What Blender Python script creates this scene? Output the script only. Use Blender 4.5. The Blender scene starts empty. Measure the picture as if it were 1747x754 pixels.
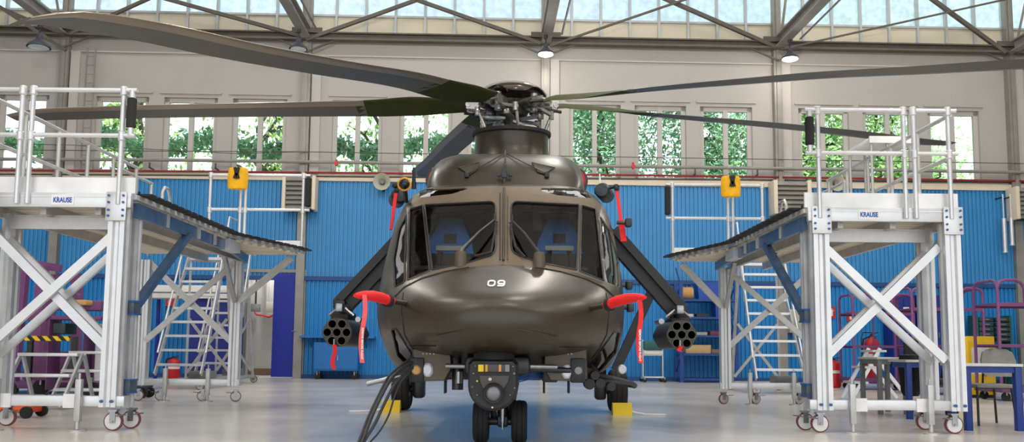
import bpy, bmesh, math, random
from mathutils import Vector as V, Matrix
from mathutils.bvhtree import BVHTree
from bpy_extras.object_utils import world_to_camera_view
random.seed(7)
ROOF_FILL_W = 850.0  # power of each added roof strip light
C = bpy.context.scene.collection
PI = math.pi
# ------------------------------------------------------------------ camera model (1747 x 754)
F, CX, CY = 1490.0, 873.5, 455.5
TH, ROLL = math.radians(5.5), math.radians(0.5)
EYE = V((0, 0, .84))
_f = V((0, math.cos(TH), math.sin(TH)))
_u0 = V((0, -math.sin(TH), math.cos(TH)))
_r = V((1, 0, 0)) * math.cos(ROLL) + _u0 * math.sin(ROLL)
_u = V((-1, 0, 0)) * math.sin(ROLL) + _u0 * math.cos(ROLL)
def ray(px, py):
    return _f + _r * ((px - CX) / F) + _u * ((CY - py) / F)
def at(px, py, Y):
    d = ray(px, py)
    return EYE + d * (Y / d.y)
def proj(p):
    q = p - EYE
    w = q.dot(_f)
    return CX + F * q.dot(_r) / w, CY - F * q.dot(_u) / w
cam = bpy.data.cameras.new('camera')
cam.sensor_width = 36; cam.lens = F / 1747 * 36
cam.shift_y = (CY - 377) / 1747
cam.clip_end = 300
camo = bpy.data.objects.new('camera', cam); C.objects.link(camo)
camo.matrix_world = Matrix(((_r.x, _u.x, -_f.x, EYE.x), (_r.y, _u.y, -_f.y, EYE.y), (_r.z, _u.z, -_f.z, EYE.z), (0, 0, 0, 1)))
bpy.context.scene.camera = camo

# ------------------------------------------------------------------ materials
def lin(c):
    out = []
    for v in c:
        v = v / 255
        out.append(v / 12.92 if v <= .04045 else ((v + .055) / 1.055) ** 2.4)
    return out
MATS = {}
def mat(name, col, rough=.5, metal=0, var=.10, scale=6, bump=0, bscale=60, rvar=.08, coat=0, emit=0, spec=.5, stretch=None):
    m = bpy.data.materials.new(name); m.use_nodes = True
    nt = m.node_tree; n = nt.nodes; l = nt.links
    b = n['Principled BSDF']
    c = lin(col)
    tc = n.new('ShaderNodeTexCoord'); mp = n.new('ShaderNodeMapping')
    if stretch: mp.inputs['Scale'].default_value = stretch
    l.new(tc.outputs['Object'], mp.inputs['Vector'])
    no = n.new('ShaderNodeTexNoise'); no.inputs['Scale'].default_value = scale; no.inputs['Detail'].default_value = 5
    l.new(mp.outputs[0], no.inputs['Vector'])
    rp = n.new('ShaderNodeValToRGB')
    rp.color_ramp.elements[0].position = .3; rp.color_ramp.elements[1].position = .7
    rp.color_ramp.elements[0].color = [max(0, x * (1 - var)) for x in c] + [1]
    rp.color_ramp.elements[1].color = [min(1, x * (1 + var)) for x in c] + [1]
    l.new(no.outputs['Fac'], rp.inputs['Fac']); l.new(rp.outputs['Color'], b.inputs['Base Color'])
    mr = n.new('ShaderNodeMapRange')
    mr.inputs['To Min'].default_value = max(.02, rough - rvar); mr.inputs['To Max'].default_value = min(1, rough + rvar)
    l.new(no.outputs['Fac'], mr.inputs['Value']); l.new(mr.outputs['Result'], b.inputs['Roughness'])
    b.inputs['Metallic'].default_value = metal
    b.inputs['Coat Weight'].default_value = coat
    b.inputs['Specular IOR Level'].default_value = spec
    if emit:
        b.inputs['Emission Color'].default_value = c + [1]; b.inputs['Emission Strength'].default_value = emit
    if bump:
        n2 = n.new('ShaderNodeTexNoise'); n2.inputs['Scale'].default_value = bscale; n2.inputs['Detail'].default_value = 4
        l.new(mp.outputs[0], n2.inputs['Vector'])
        bp = n.new('ShaderNodeBump'); bp.inputs['Strength'].default_value = bump; bp.inputs['Distance'].default_value = .02
        l.new(n2.outputs['Fac'], bp.inputs['Height']); l.new(bp.outputs[0], b.inputs['Normal'])
    MATS[name] = m
    return m
def glass(name, tint, fres=1.35, extra=.03, rough=.02):
    m = bpy.data.materials.new(name); m.use_nodes = True
    nt = m.node_tree; n = nt.nodes; l = nt.links
    n.remove(n['Principled BSDF'])
    tr = n.new('ShaderNodeBsdfTransparent'); tr.inputs[0].default_value = list(tint) + [1]
    gl = n.new('ShaderNodeBsdfGlossy'); gl.inputs['Roughness'].default_value = rough
    no = n.new('ShaderNodeTexNoise'); no.inputs['Scale'].default_value = 2.0
    bp = n.new('ShaderNodeBump'); bp.inputs['Strength'].default_value = .02; l.new(no.outputs['Fac'], bp.inputs['Height']); l.new(bp.outputs[0], gl.inputs['Normal'])
    fr = n.new('ShaderNodeFresnel'); fr.inputs['IOR'].default_value = fres
    ad = n.new('ShaderNodeMath'); ad.operation = 'ADD'; ad.inputs[1].default_value = extra; ad.use_clamp = True
    l.new(fr.outputs[0], ad.inputs[0])
    mx = n.new('ShaderNodeMixShader'); l.new(ad.outputs[0], mx.inputs[0]); l.new(tr.outputs[0], mx.inputs[1]); l.new(gl.outputs[0], mx.inputs[2])
    l.new(mx.outputs[0], n['Material Output'].inputs['Surface'])
    MATS[name] = m
    return m
def stripes(name, c1, c2, freq, rough=.5, ang=.785):
    m = mat(name, c1, rough); nt = m.node_tree; n = nt.nodes; l = nt.links
    w = n.new('ShaderNodeTexWave'); w.inputs['Scale'].default_value = freq; w.bands_direction = 'X'
    tc = n.new('ShaderNodeTexCoord'); mp = n.new('ShaderNodeMapping'); mp.inputs['Rotation'].default_value = (0, ang, 0)
    l.new(tc.outputs['Object'], mp.inputs['Vector']); l.new(mp.outputs[0], w.inputs['Vector'])
    rp = n.new('ShaderNodeValToRGB'); rp.color_ramp.interpolation = 'CONSTANT'
    rp.color_ramp.elements[0].color = lin(c1) + [1]; rp.color_ramp.elements[1].color = lin(c2) + [1]; rp.color_ramp.elements[1].position = .5
    l.new(w.outputs['Fac'], rp.inputs['Fac']); l.new(rp.outputs['Color'], n['Principled BSDF'].inputs['Base Color'])
    return m

mat('alu', (212, 213, 215), .36, .55, .08, 5, rvar=.12)
mat('alu_dull', (192, 191, 189), .42, .5, .12, 7, rvar=.12)
mat('alu_dark', (120, 122, 124), .4, .6, .15, 8)
mat('alu_sheet', (226, 226, 226), .42, .35, .16, 3, rvar=.15)
mat('deck_wood', (236, 226, 208), .7, 0, .12, 4, stretch=(.6, 6, 6))
mat('steel', (150, 152, 155), .3, .85, .15, 12)
mat('dark_steel', (62, 63, 66), .4, .7, .2, 12)
mat('black_rubber', (30, 30, 32), .75, 0, .2, 20, bump=.1)
mat('black_plastic', (26, 26, 29), .5, 0, .2, 10)
mat('black_gloss', (14, 15, 18), .15, 0, .1, 6)
mat('wheel_white', (226, 224, 224), .5, 0, .05)
mat('wheel_tread', (120, 62, 66), .6, 0, .1)
mat('navy_plate', (84, 112, 146), .36, .45, .2, 8)
mat('clamp_blue', (42, 92, 150), .45, 0, .15)
mat('clamp_grey', (78, 92, 104), .45, .2, .15)
mat('olive', (52, 45, 34), .33, .05, .07, 2.5, rvar=.05, bump=.015, bscale=180)
mat('olive_box', (84, 74, 56), .42, 0, .08, 4)
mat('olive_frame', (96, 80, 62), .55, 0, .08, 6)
mat('olive_dark', (52, 48, 38), .45, 0, .1, 5)
mat('blade_grey', (82, 80, 70), .5, 0, .12, 1.2, rvar=.05)
mat('blade_edge', (134, 122, 106), .35, .3, .08, 2)
mat('blade_cuff', (62, 68, 38), .7, 0, .10, 4, spec=.08)
mat('hub_silver', (172, 170, 166), .28, .75, .2, 14)
mat('hub_dark', (66, 62, 58), .4, .5, .25, 14)
mat('cap_paint', (58, 52, 40), .16, .2, .06, 3)
mat('seat_blue', (62, 146, 250), .7, 0, .12, 30)
mat('cockpit_dark', (30, 29, 27), .7, 0, .2, 6)
mat('cockpit_olive', (70, 68, 56), .7, 0, .15, 5)
mat('white_paint', (232, 232, 230), .5, 0, .04)
mat('red_fabric', (226, 26, 32), .65, 0, .10, 12, bump=.2, bscale=30)
mat('red_paint', (196, 26, 30), .4, 0, .08)
mat('pink_ribbon', (226, 84, 88), .6, 0, .08)
mat('yellow_paint', (238, 202, 10), .5, 0, .08)
mat('yellow_fabric', (236, 176, 8), .7, 0, .12, 9, bump=.2, bscale=25)
mat('hose', (52, 53, 54), .5, 0, .15, 20)
mat('plaster', (180, 177, 173), .85, 0, .035, .7, bump=.06, bscale=9)
mat('plaster_pier', (192, 188, 184), .85, 0, .03, .8)
mat('cream', (226, 214, 192), .7, 0, .05, 2)
mat('blue_wall', (62, 146, 204), .5, 0, .06, 1.5)
mat('blue_wall_low', (30, 136, 204), .5, 0, .06, 1.5)
mat('blue_rail', (24, 74, 132), .5, 0, .1)
mat('door_blue', (22, 40, 150), .5, 0, .06)
mat('shelf_blue', (26, 64, 140), .45, 0, .08)
mat('bench_blue', (28, 112, 186), .45, 0, .08)
mat('bin_blue', (30, 78, 176), .4, 0, .06)
mat('table_blue', (26, 56, 132), .45, 0, .06)
mat('table_top', (206, 206, 202), .45, 0, .06)
mat('locker_blue', (20, 42, 132), .5, 0, .06)
mat('purple', (118, 66, 116), .5, 0, .08, 4)
mat('purple_dark', (104, 60, 104), .55, 0, .1, 4)
mat('tan_pad', (206, 160, 104), .8, 0, .1, 10)
mat('orange', (230, 84, 30), .5, 0, .08)
mat('yellow_cab', (242, 200, 30), .5, 0, .05)
mat('drawer_dark', (40, 58, 62), .5, 0, .12)
mat('green_box', (34, 92, 90), .5, 0, .1)
mat('grey_panel', (176, 176, 160), .6, 0, .06)
mat('box_card', (196, 168, 122), .8, 0, .1, 6)
mat('grey_paint', (120, 122, 122), .5, 0, .1)
mat('pipe_grey', (150, 148, 142), .5, .3, .12, 3)
mat('pipe_red', (150, 44, 44), .5, 0, .1, 4)
mat('wire_dark', (82, 80, 78), .6, 0, .1)
mat('truss', (150, 146, 140), .6, .1, .12, 3)
mat('truss_dark', (100, 94, 87), .65, .1, .15, 3)
mat('mullion', (196, 202, 206), .5, .2, .06)
mat('frost', (226, 218, 196), .75, 0, .04, 1)
mat('lamp_shade', (66, 68, 78), .5, .2, .1)
mat('lamp_glow', (255, 240, 215), .5, emit=9)
mat('heater_dark', (50, 46, 44), .5, .2, .2, 10)
mat('room_grey', (188, 186, 182), .8, 0, .05, 1)
mat('wood_base', (128, 104, 84), .6, 0, .1, 4)
mat('jacket', (24, 24, 27), .85, 0, .2, 10, bump=.3, bscale=20)
mat('chair_grey', (128, 128, 122), .8, 0, .1, 20)
mat('text_blue', (16, 84, 176), .5, 0, .03)
mat('light_lens', (214, 218, 226), .2, 0, .04, coat=.5)
mat('amber', (214, 150, 40), .3, 0, .1)
mat('leaf_dark', (138, 184, 140), .6, 0, .3, .8)
mat('leaf_mid', (168, 208, 132), .6, 0, .3, .8)
mat('leaf_light', (192, 224, 140), .6, 0, .25, .8)
mat('bark', (84, 80, 72), .9, 0, .2, 6)
mat('pale_concrete', (168, 172, 160), .9, 0, .3, .5)  # light concrete grey, chosen to keep green bounce off the clerestory
mat('apron', (176, 174, 168), .8, 0, .08, .3)
mat('bore_black', (8, 8, 8), .9, 0, .1)
mat('grey_lens', (120, 120, 122), .25, .3, .05)
mat('turret_grey', (74, 70, 70), .45, .2, .1, 6)
stripes('hazard', (236, 196, 20), (28, 26, 24), 2.6)
glass('canopy_glass', (.86, .87, .82), 1.38, .03, .012)
glass('roof_glass', (.08, .09, .09), 1.6, .10, .02)
glass('window_glass', (.90, .94, .93), 1.2, .0, .01)
glass('clerestory_glass', (.52, .57, .60), 1.2, .0, .05)

def frosted(name, col):
    m = mat(name, col); nt = m.node_tree; n = nt.nodes; l = nt.links
    b = n['Principled BSDF']; t = n.new('ShaderNodeBsdfTranslucent')
    l.new(b.inputs['Base Color'].links[0].from_socket, t.inputs['Color'])
    mx = n.new('ShaderNodeMixShader'); mx.inputs[0].default_value = .93
    l.new(b.outputs[0], mx.inputs[1]); l.new(t.outputs[0], mx.inputs[2]); l.new(mx.outputs[0], n['Material Output'].inputs['Surface'])
frosted('frosted_pane', (236, 244, 255))
# ------------------------------------------------------------------ mesh builder
class MB:
    def __init__(s): s.bm = bmesh.new()
    def _faces(s, pts, faces):
        vs = [s.bm.verts.new(p) for p in pts]
        fs = []
        for f in faces:
            try: fs.append(s.bm.faces.new([vs[i] for i in f]))
            except ValueError: pass
        return vs, fs
    def box(s, c, size, rz=0, rx=0, ry=0, bev=0):
        M = Matrix.Translation(V(c)) @ Matrix.Rotation(rz, 4, 'Z') @ Matrix.Rotation(ry, 4, 'Y') @ Matrix.Rotation(rx, 4, 'X')
        a, b, d = size[0] / 2, size[1] / 2, size[2] / 2
        pts = [M @ V((x * a, y * b, z * d)) for z in (-1, 1) for y in (-1, 1) for x in (-1, 1)]
        vs, fs = s._faces(pts, [(0, 2, 3, 1), (4, 5, 7, 6), (0, 1, 5, 4), (2, 6, 7, 3), (0, 4, 6, 2), (1, 3, 7, 5)])
        if bev:
            es = list({e for f in fs for e in f.edges})
            bmesh.ops.bevel(s.bm, geom=es, offset=bev, segments=2, affect='EDGES', profile=.5)
        return s
    def span(s, lo, hi, bev=0):
        lo, hi = V(lo), V(hi)
        d = hi - lo
        return s.box((lo + hi) / 2, (abs(d.x), abs(d.y), abs(d.z)), bev=bev)
    def frame(s, p, q, up):
        d = (V(q) - V(p)).normalized(); up = V(up)
        side = d.cross(up)
        if side.length < 1e-4: side = d.cross(V((0, 1, 0)))
        side.normalize(); up2 = side.cross(d).normalized()
        return d, side, up2
    def bar(s, p, q, w, h, up=(0, 0, 1), groove=0):
        p, q = V(p), V(q); d, sd, u2 = s.frame(p, q, up)
        a, b = w / 2, h / 2
        if groove:
            g = groove; gw = .22
            prof = [(-a, -b), (a, -b), (a, -b * gw), (a - g, -b * gw), (a - g, b * gw), (a, b * gw), (a, b), (-a, b), (-a, b * gw), (-a + g, b * gw), (-a + g, -b * gw), (-a, -b * gw)]
        else: prof = [(-a, -b), (a, -b), (a, b), (-a, b)]
        n = len(prof)
        pts = [p + sd * x + u2 * y for x, y in prof] + [q + sd * x + u2 * y for x, y in prof]
        s._faces(pts, [(i, (i + 1) % n, n + (i + 1) % n, n + i) for i in range(n)] + [tuple(range(n - 1, -1, -1)), tuple(range(n, 2 * n))])
        return s
    def tube(s, p, q, r, r2=None, n=12, up=(0, 0, 1)):
        p, q = V(p), V(q); r2 = r if r2 is None else r2
        d, sd, u2 = s.frame(p, q, up)
        pts = []
        for c, rr in ((p, r), (q, r2)):
            pts += [c + (sd * math.cos(2 * PI * i / n) + u2 * math.sin(2 * PI * i / n)) * rr for i in range(n)]
        s._faces(pts, [(i, (i + 1) % n, n + (i + 1) % n, n + i) for i in range(n)] + [tuple(range(n - 1, -1, -1)), tuple(range(n, 2 * n))])
        return s
    def path(s, pts, r, n=8, closed=False):
        pts = [V(p) for p in pts]; m = len(pts)
        rings = []; prev = None
        for i, p in enumerate(pts):
            a = pts[(i - 1) % m] if (closed or i > 0) else p
            b = pts[(i + 1) % m] if (closed or i < m - 1) else p
            d = (b - a).normalized()
            if prev is None:
                x = d.cross(V((0, 0, 1)))
                if x.length < 1e-3: x = d.cross(V((0, 1, 0)))
            else: x = prev - d * prev.dot(d)
            x.normalize(); prev = x; y = d.cross(x)
            rr = r[i] if isinstance(r, (list, tuple)) else r
            rings.append([p + (x * math.cos(2 * PI * k / n) + y * math.sin(2 * PI * k / n)) * rr for k in range(n)])
        return s.loft(rings, closed=closed)
    def loft(s, rings, closed=False, caps=True):
        n = len(rings[0]); m = len(rings)
        pts = [p for r in rings for p in r]
        fs = []
        for i in range(m if closed else m - 1):
            for k in range(n):
                j = (i + 1) % m
                fs.append((i * n + k, i * n + (k + 1) % n, j * n + (k + 1) % n, j * n + k))
        if caps and not closed: fs += [tuple(range(n - 1, -1, -1)), tuple((m - 1) * n + k for k in range(n))]
        s._faces(pts, fs)
        return s
    def lathe(s, prof, M=None, n=24, caps=True):
        M = M or Matrix()
        rings = [[M @ V((r * math.cos(2 * PI * k / n), r * math.sin(2 * PI * k / n), z)) for k in range(n)] for r, z in prof]
        return s.loft(rings, caps=caps)
    def prism(s, poly, depth, M=None):
        M = M or Matrix(); n = len(poly)
        pts = [M @ V((x, y, 0)) for x, y in poly] + [M @ V((x, y, depth)) for x, y in poly]
        s._faces(pts, [(i, (i + 1) % n, n + (i + 1) % n, n + i) for i in range(n)] + [tuple(range(n - 1, -1, -1)), tuple(range(n, 2 * n))])
        return s
    def quad(s, *pts):
        s._faces([V(p) for p in pts], [tuple(range(len(pts)))]); return s
    def sphere(s, c, r, sc=(1, 1, 1), n=16):
        M = Matrix.Translation(V(c)) @ Matrix.Diagonal((*sc, 1))
        prof = [(max(1e-4, r * math.cos(a)), r * math.sin(a)) for a in [(-.5 + i / (n // 2)) * PI for i in range(n // 2 + 1)]]
        return s.lathe(prof, M, n)
    def build(s, name, m, parent=None, angle=38, recalc=True):
        if recalc: bmesh.ops.recalc_face_normals(s.bm, faces=s.bm.faces[:])
        me = bpy.data.meshes.new(name); s.bm.to_mesh(me); s.bm.free()
        me.polygons.foreach_set('use_smooth', [True] * len(me.polygons))
        me.set_sharp_from_angle(angle=math.radians(angle))
        me.materials.append(MATS[m] if isinstance(m, str) else m)
        o = bpy.data.objects.new(name, me); C.objects.link(o)
        if parent: o.parent = parent
        return o
def thing(name, label, cat, loc=(0, 0, 0), rz=0, group=None):
    o = bpy.data.objects.new(name, None); C.objects.link(o)
    o.empty_display_size = .2
    o.location = loc; o.rotation_euler = (0, 0, rz); o['label'] = label; o['category'] = cat
    if group: o['group'] = group
    return o
def tag(o, label, cat, group=None, loc=None, rz=None):
    o['label'] = label; o['category'] = cat
    if group: o['group'] = group
    if loc is not None: o.location = loc
    if rz is not None: o.rotation_euler = (0, 0, rz)
    return o
def struct(o):
    o['kind'] = 'structure'; return o
def kids(o): return [c for c in C.objects if c.parent == o]
def dup(root, loc, rz, label, group=None, scale=None):
    r = root.copy(); C.objects.link(r); r.location = loc; r.rotation_euler = (0, 0, rz); r['label'] = label
    if scale: r.scale = scale
    if group: r['group'] = group
    for ch in kids(root):
        c = ch.copy(); C.objects.link(c); c.parent = r
        for g in kids(ch):
            d = g.copy(); C.objects.link(d); d.parent = c
    return r
def text_mesh(body, size, M, name, m, parent=None, depth=.002, align='CENTER'):
    cu = bpy.data.curves.new('lettering', 'FONT'); cu.body = body; cu.size = size; cu.align_x = align; cu.align_y = 'CENTER'; cu.extrude = depth / 2; cu.offset = size * .03
    t = bpy.data.objects.new('lettering', cu); C.objects.link(t)
    bpy.context.view_layer.update()
    me = bpy.data.meshes.new_from_object(t.evaluated_get(bpy.context.evaluated_depsgraph_get()))
    bpy.data.objects.remove(t); bpy.data.curves.remove(cu)
    me.transform(M); me.materials.clear(); me.materials.append(MATS[m])
    o = bpy.data.objects.new(name, me); C.objects.link(o)
    if parent: o.parent = parent
    return o
FACE = Matrix(((1, 0, 0, 0), (0, 0, -1, 0), (0, 1, 0, 0), (0, 0, 0, 1)))   # text plane standing up, facing -Y
def pchip(xs, ys, x):
    n = len(xs)
    if x <= xs[0]: return ys[0]
    if x >= xs[-1]: return ys[-1]
    h = [xs[i + 1] - xs[i] for i in range(n - 1)]; dl = [(ys[i + 1] - ys[i]) / h[i] for i in range(n - 1)]
    d = [dl[0]] + [0 if dl[i - 1] * dl[i] <= 0 else 2 * dl[i - 1] * dl[i] / (dl[i - 1] + dl[i]) for i in range(1, n - 1)] + [dl[-1]]
    i = max(k for k in range(n - 1) if xs[k] <= x)
    t = (x - xs[i]) / h[i]
    return (2*t**3 - 3*t*t + 1) * ys[i] + (t**3 - 2*t*t + t) * h[i] * d[i] + (3*t*t - 2*t**3) * ys[i+1] + (t**3 - t*t) * h[i] * d[i+1]
def ring(hw, zt, zm, zb, nt, nb, tap, tapb, y, N=72):
    dense = []
    for k in range(241):
        a = (-.5 + k / 240) * PI
        sn, cs = abs(math.sin(a)), max(0, math.cos(a))
        if a >= 0:
            fz = sn ** (2 / nt); dense.append((hw * cs ** (2 / nt) * (1 - tap * fz), zm + (zt - zm) * fz))
        else:
            fz = sn ** (2 / nb); dense.append((hw * cs ** (2 / nb) * (1 - tapb * fz), zm - (zm - zb) * fz))
    L = [0]
    for i in range(1, 241): L.append(L[-1] + math.hypot(dense[i][0] - dense[i-1][0], dense[i][1] - dense[i-1][1]))
    half = []; j = 0; H = N // 2
    for k in range(H + 1):
        g = L[-1] * k / H
        while j < 239 and L[j + 1] < g: j += 1
        t = (g - L[j]) / max(1e-9, L[j + 1] - L[j])
        half.append((dense[j][0] + (dense[j+1][0] - dense[j][0]) * t, dense[j][1] + (dense[j+1][1] - dense[j][1]) * t))
    pts = [V((x, y, z)) for x, z in half] + [V((-x, y, z)) for x, z in reversed(half[1:-1])]
    return pts
# ------------------------------------------------------------------ the hangar shell
PSI = math.atan(.03)
WM = Matrix.Translation((0, 25.8, 0)) @ Matrix.Rotation(PSI, 4, 'Z')
WI = WM.inverted()
def wl(px, py, d=0):                      # pixel -> local point on a plane d metres in front of the back wall
    o = WI @ EYE; r = WI.to_3x3() @ ray(px, py)
    return o + r * ((-d - o.y) / r.y)
def ww(px, py, d=0): return WM @ wl(px, py, d)
def onwall(o): o.matrix_world = WM; return o
def W(o, d, z): return WM @ V((o, -d, z))
mat('floor_epoxy', (208, 203, 196), .22, 0, .09, .45, rvar=.10, spec=.4)
mat('ceiling_paint', (196, 192, 186), .8, 0, .05, .6)

UL, UR, DF, ZR = -21.0, 21.0, 33.0, 14.6
Zc = wl(930, 77).z                         # truss chord / top of the plastered wall
zlt, zlb = wl(650, 172).z, wl(650, 299).z  # window openings
zbl = wl(640, 311).z                       # top of the blue cladding
zfr = wl(930, 33).z                        # top of the frosted clerestory panels
zrail = wl(600, 476).z
wins = [(-6, 80), (160, 251), (277, 369), (395, 488), (566, 652), (681, 771), (797, 887), (971, 1059), (1083, 1171), (1195, 1284), (1363, 1449), (1473, 1561), (1584, 1672)]
wins = [(wl(a, 235).x, wl(b, 235).x) for a, b in wins]
du0, du1 = wl(415, 560).x, wl(515, 560).x; dzt = wl(465, 465).z    # door opening
TK = .38
m = MB()
m.span((UL, 0, 0), (du0, TK, dzt)); m.span((du1, 0, 0), (UR, TK, dzt))
m.span((UL, 0, dzt), (UR, TK, zlb)); m.span((UL, 0, zlt), (UR, TK, Zc))
e = [UL] + [x for w in wins for x in w] + [UR]
for i in range(0, len(e), 2): m.span((e[i], 0, zlb), (e[i + 1], TK, zlt))
struct(onwall(m.build('wall_back', 'plaster')))
# side walls, roof, open hangar front
struct(onwall(MB().span((UL - .4, -DF, 0), (UL, TK, ZR)).build('wall_left', 'plaster')))
struct(onwall(MB().span((UR, -DF, 0), (UR + .4, TK, ZR)).build('wall_right', 'plaster')))
m = MB(); m.span((UL, -DF - .4, 10.2), (UR, -DF, ZR)); m.span((UL, -DF - .4, 0), (-17, -DF, 10.2)); m.span((17, -DF - .4, 0), (UR, -DF, 10.2))
struct(onwall(m.build('wall_front', 'plaster')))
struct(onwall(MB().span((UL, -DF, -.3), (UR, TK, 0)).build('floor', 'floor_epoxy')))
sky = [(4, 7.5), (18.5, 22.5), (26, 30)]  # made-up roof strips that carry the added fill lights
m = MB(); prev = -TK
for a, b in sky:
    m.span((UL, -a, ZR), (UR, -prev, ZR + .25)); prev = b
m.span((UL, -DF, ZR), (UR, -prev, ZR + .25))
struct(onwall(m.build('ceiling', 'ceiling_paint')))
# clerestory: frosted panels below, tinted panes above, mullions
m = MB(); m.span((UL, .10, Zc), (UR, .16, zfr)); struct(onwall(m.build('trim_1', 'frost')))
g = MB(); g.span((UL, .12, zfr), (UR, .13, ZR)); cw = g.build('window_14', 'frosted_pane'); struct(onwall(cw))
mm = MB(); u = wl(113, 40).x - 1.7 * 8
step = (wl(1322, 40).x - wl(113, 40).x) / 24
u0 = wl(113, 40).x
for k in range(-6, 37):
    x = u0 + k * step
    if UL < x < UR: mm.span((x - .035, .0, Zc), (x + .035, .16, ZR))
mm.span((UL, .02, zfr - .03), (UR, .15, zfr + .03))
o = mm.build('mullion_grid', 'mullion'); o.parent = cw
# windows
for i, (a, b) in enumerate(wins):
    fw = .13; m = MB(); mid = (a + b) / 2
    y0, y1 = .10, .20
    m.span((a, y0, zlb), (a + fw, y1, zlt)); m.span((b - fw, y0, zlb), (b, y1, zlt))
    m.span((a, y0, zlt - fw), (b, y1, zlt)); m.span((a, y0, zlb), (b, y1, zlb + .08)); m.span((mid - .07, y0 - .01, zlb), (mid + .07, y1, zlt))
    m.span((a - .05, -.04, zlb - .05), (b + .05, .1, zlb))
    f = m.build('window_%d' % (i + 1), 'plaster_pier'); struct(onwall(f))
    for x0, x1 in ((a + fw, mid - .07), (mid + .07, b - fw)):
        p = MB(); p.span((x0, .145, zlb + .08), (x1, .155, zlt - fw)); q = p.build('pane', 'window_glass'); q.parent = f
    lt = MB(); lt.span((a - .12, -.05, zlt + .10), (b + .12, 0, zlt + .16)); q = lt.build('lintel', 'plaster'); q.parent = f
# columns along the wall
ncol = 1
cols = [wl(x, y).x for x, y in ((113, 130), (525, 130), (930, 130), (1324, 160), (1722, 200))]
cols = [cols[0] - 7.0] + cols
for x in cols:
    ncol += 1
    m = MB(); m.span((x - .12, -.22, 0), (x + .12, 0, ZR)); m.span((x - .05, -.26, zbl + .1), (x + .05, -.2, ZR))
    struct(onwall(m.build('trim_%d' % ncol, 'pipe_grey')))
    ncol += 1
    m = MB(); m.span((x + .15, -.10, zbl + .05), (x + .42, 0, Zc - .5)); struct(onwall(m.build('trim_%d' % ncol, 'plaster_pier')))
# cladding (corrugated, two tiers), rail, cream ledge
def corrugated(u0, u1, z0, z1, y, name, m):
    b = MB(); pit = .125; n = max(1, int((u1 - u0) / pit)); pit = (u1 - u0) / n
    prof = []
    for k in range(n):
        x = u0 + k * pit
        prof += [(x, y), (x + pit * .55, y), (x + pit * .60, y - .05), (x + pit * .94, y - .05)]
    prof.append((u1, y))
    pts = [V((x, yy, z)) for z in (z0, z1) for x, yy in prof]; k = len(prof)
    b._faces(pts, [(i, i + 1, k + i + 1, k + i) for i in range(k - 1)])
    o = b.build(name, m, angle=20); return struct(onwall(o))
zl0 = .12
corrugated(UL, UR, zrail, zbl, -.03, 'wall_back_upper_cladding', 'blue_wall')
corrugated(UL, du0 - .1, zl0, zrail, -.03, 'wall_back_lower_cladding', 'blue_wall_low')
corrugated(du1 + .1, UR, zl0, zrail, -.03, 'wall_back_lower_cladding.001', 'blue_wall_low')
struct(onwall(MB().span((UL, -.13, zrail - .06), (UR, 0, zrail + .06)).build('trim_20', 'blue_rail')))
struct(onwall(MB().span((UL, -.14, zbl), (UR, 0, zbl + .18)).build('trim_21', 'cream')))
m = MB(); m.span((UL, -.12, 0), (du0, 0, zl0)); m.span((du1, -.12, 0), (UR, 0, zl0)); struct(onwall(m.build('baseboard_back', 'blue_rail')))
struct(onwall(MB().span((UL, -.07, Zc - .50), (UR, 0, Zc - .46)).build('trim_22', 'plaster_pier')))
# doorway, grey back room, open blue leaf
m = MB(); m.span((du0 - .5, 2.6, 0), (du1 + .5, 2.8, 4.2)); m.span((du0 - .7, TK, 0), (du0 - .5, 2.8, 4.2)); m.span((du1 + .5, TK, 0), (du1 + .7, 2.8, 4.2)); m.span((du0 - .7, TK, 4.2), (du1 + .7, 2.8, 4.4)); m.span((du0 - .7, 0.38, -.3), (du1 + .7, 2.8, 0))
struct(onwall(m.build('wall_passage', 'room_grey')))
struct(onwall(MB().span((du0 - .5, 2.55, 0), (du1 + .5, 2.6, .22)).build('baseboard_passage', 'wood_base')))
m = MB(); fr = .09
m.span((du0 - fr, -.1, 0), (du0, TK, dzt + fr)); m.span((du1, -.1, 0), (du1 + fr, TK, dzt + fr)); m.span((du0, -.1, dzt), (du1, TK, dzt + fr))
d1 = struct(onwall(m.build('door_1', 'pipe_grey')))
lw = wl(467, 560).x
m = MB(); m.span((lw, -.16, .04), (du1 - .02, -.10, dzt - .03)); m.span((lw + .03, -.165, dzt * .5 - .01), (du1 - .05, -.155, dzt * .5 + .01))
o = m.build('door_leaf', 'door_blue', d1)
m = MB(); hx = du1 - .12; hz = wl(508, 565).z
m.box((hx, -.175, hz), (.05, .03, .22)); m.tube((hx, -.18, hz), (hx, -.24, hz), .012); m.tube((hx, -.24, hz), (hx - .13, -.24, hz), .012)
m.build('door_handle', 'steel', d1)
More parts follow.
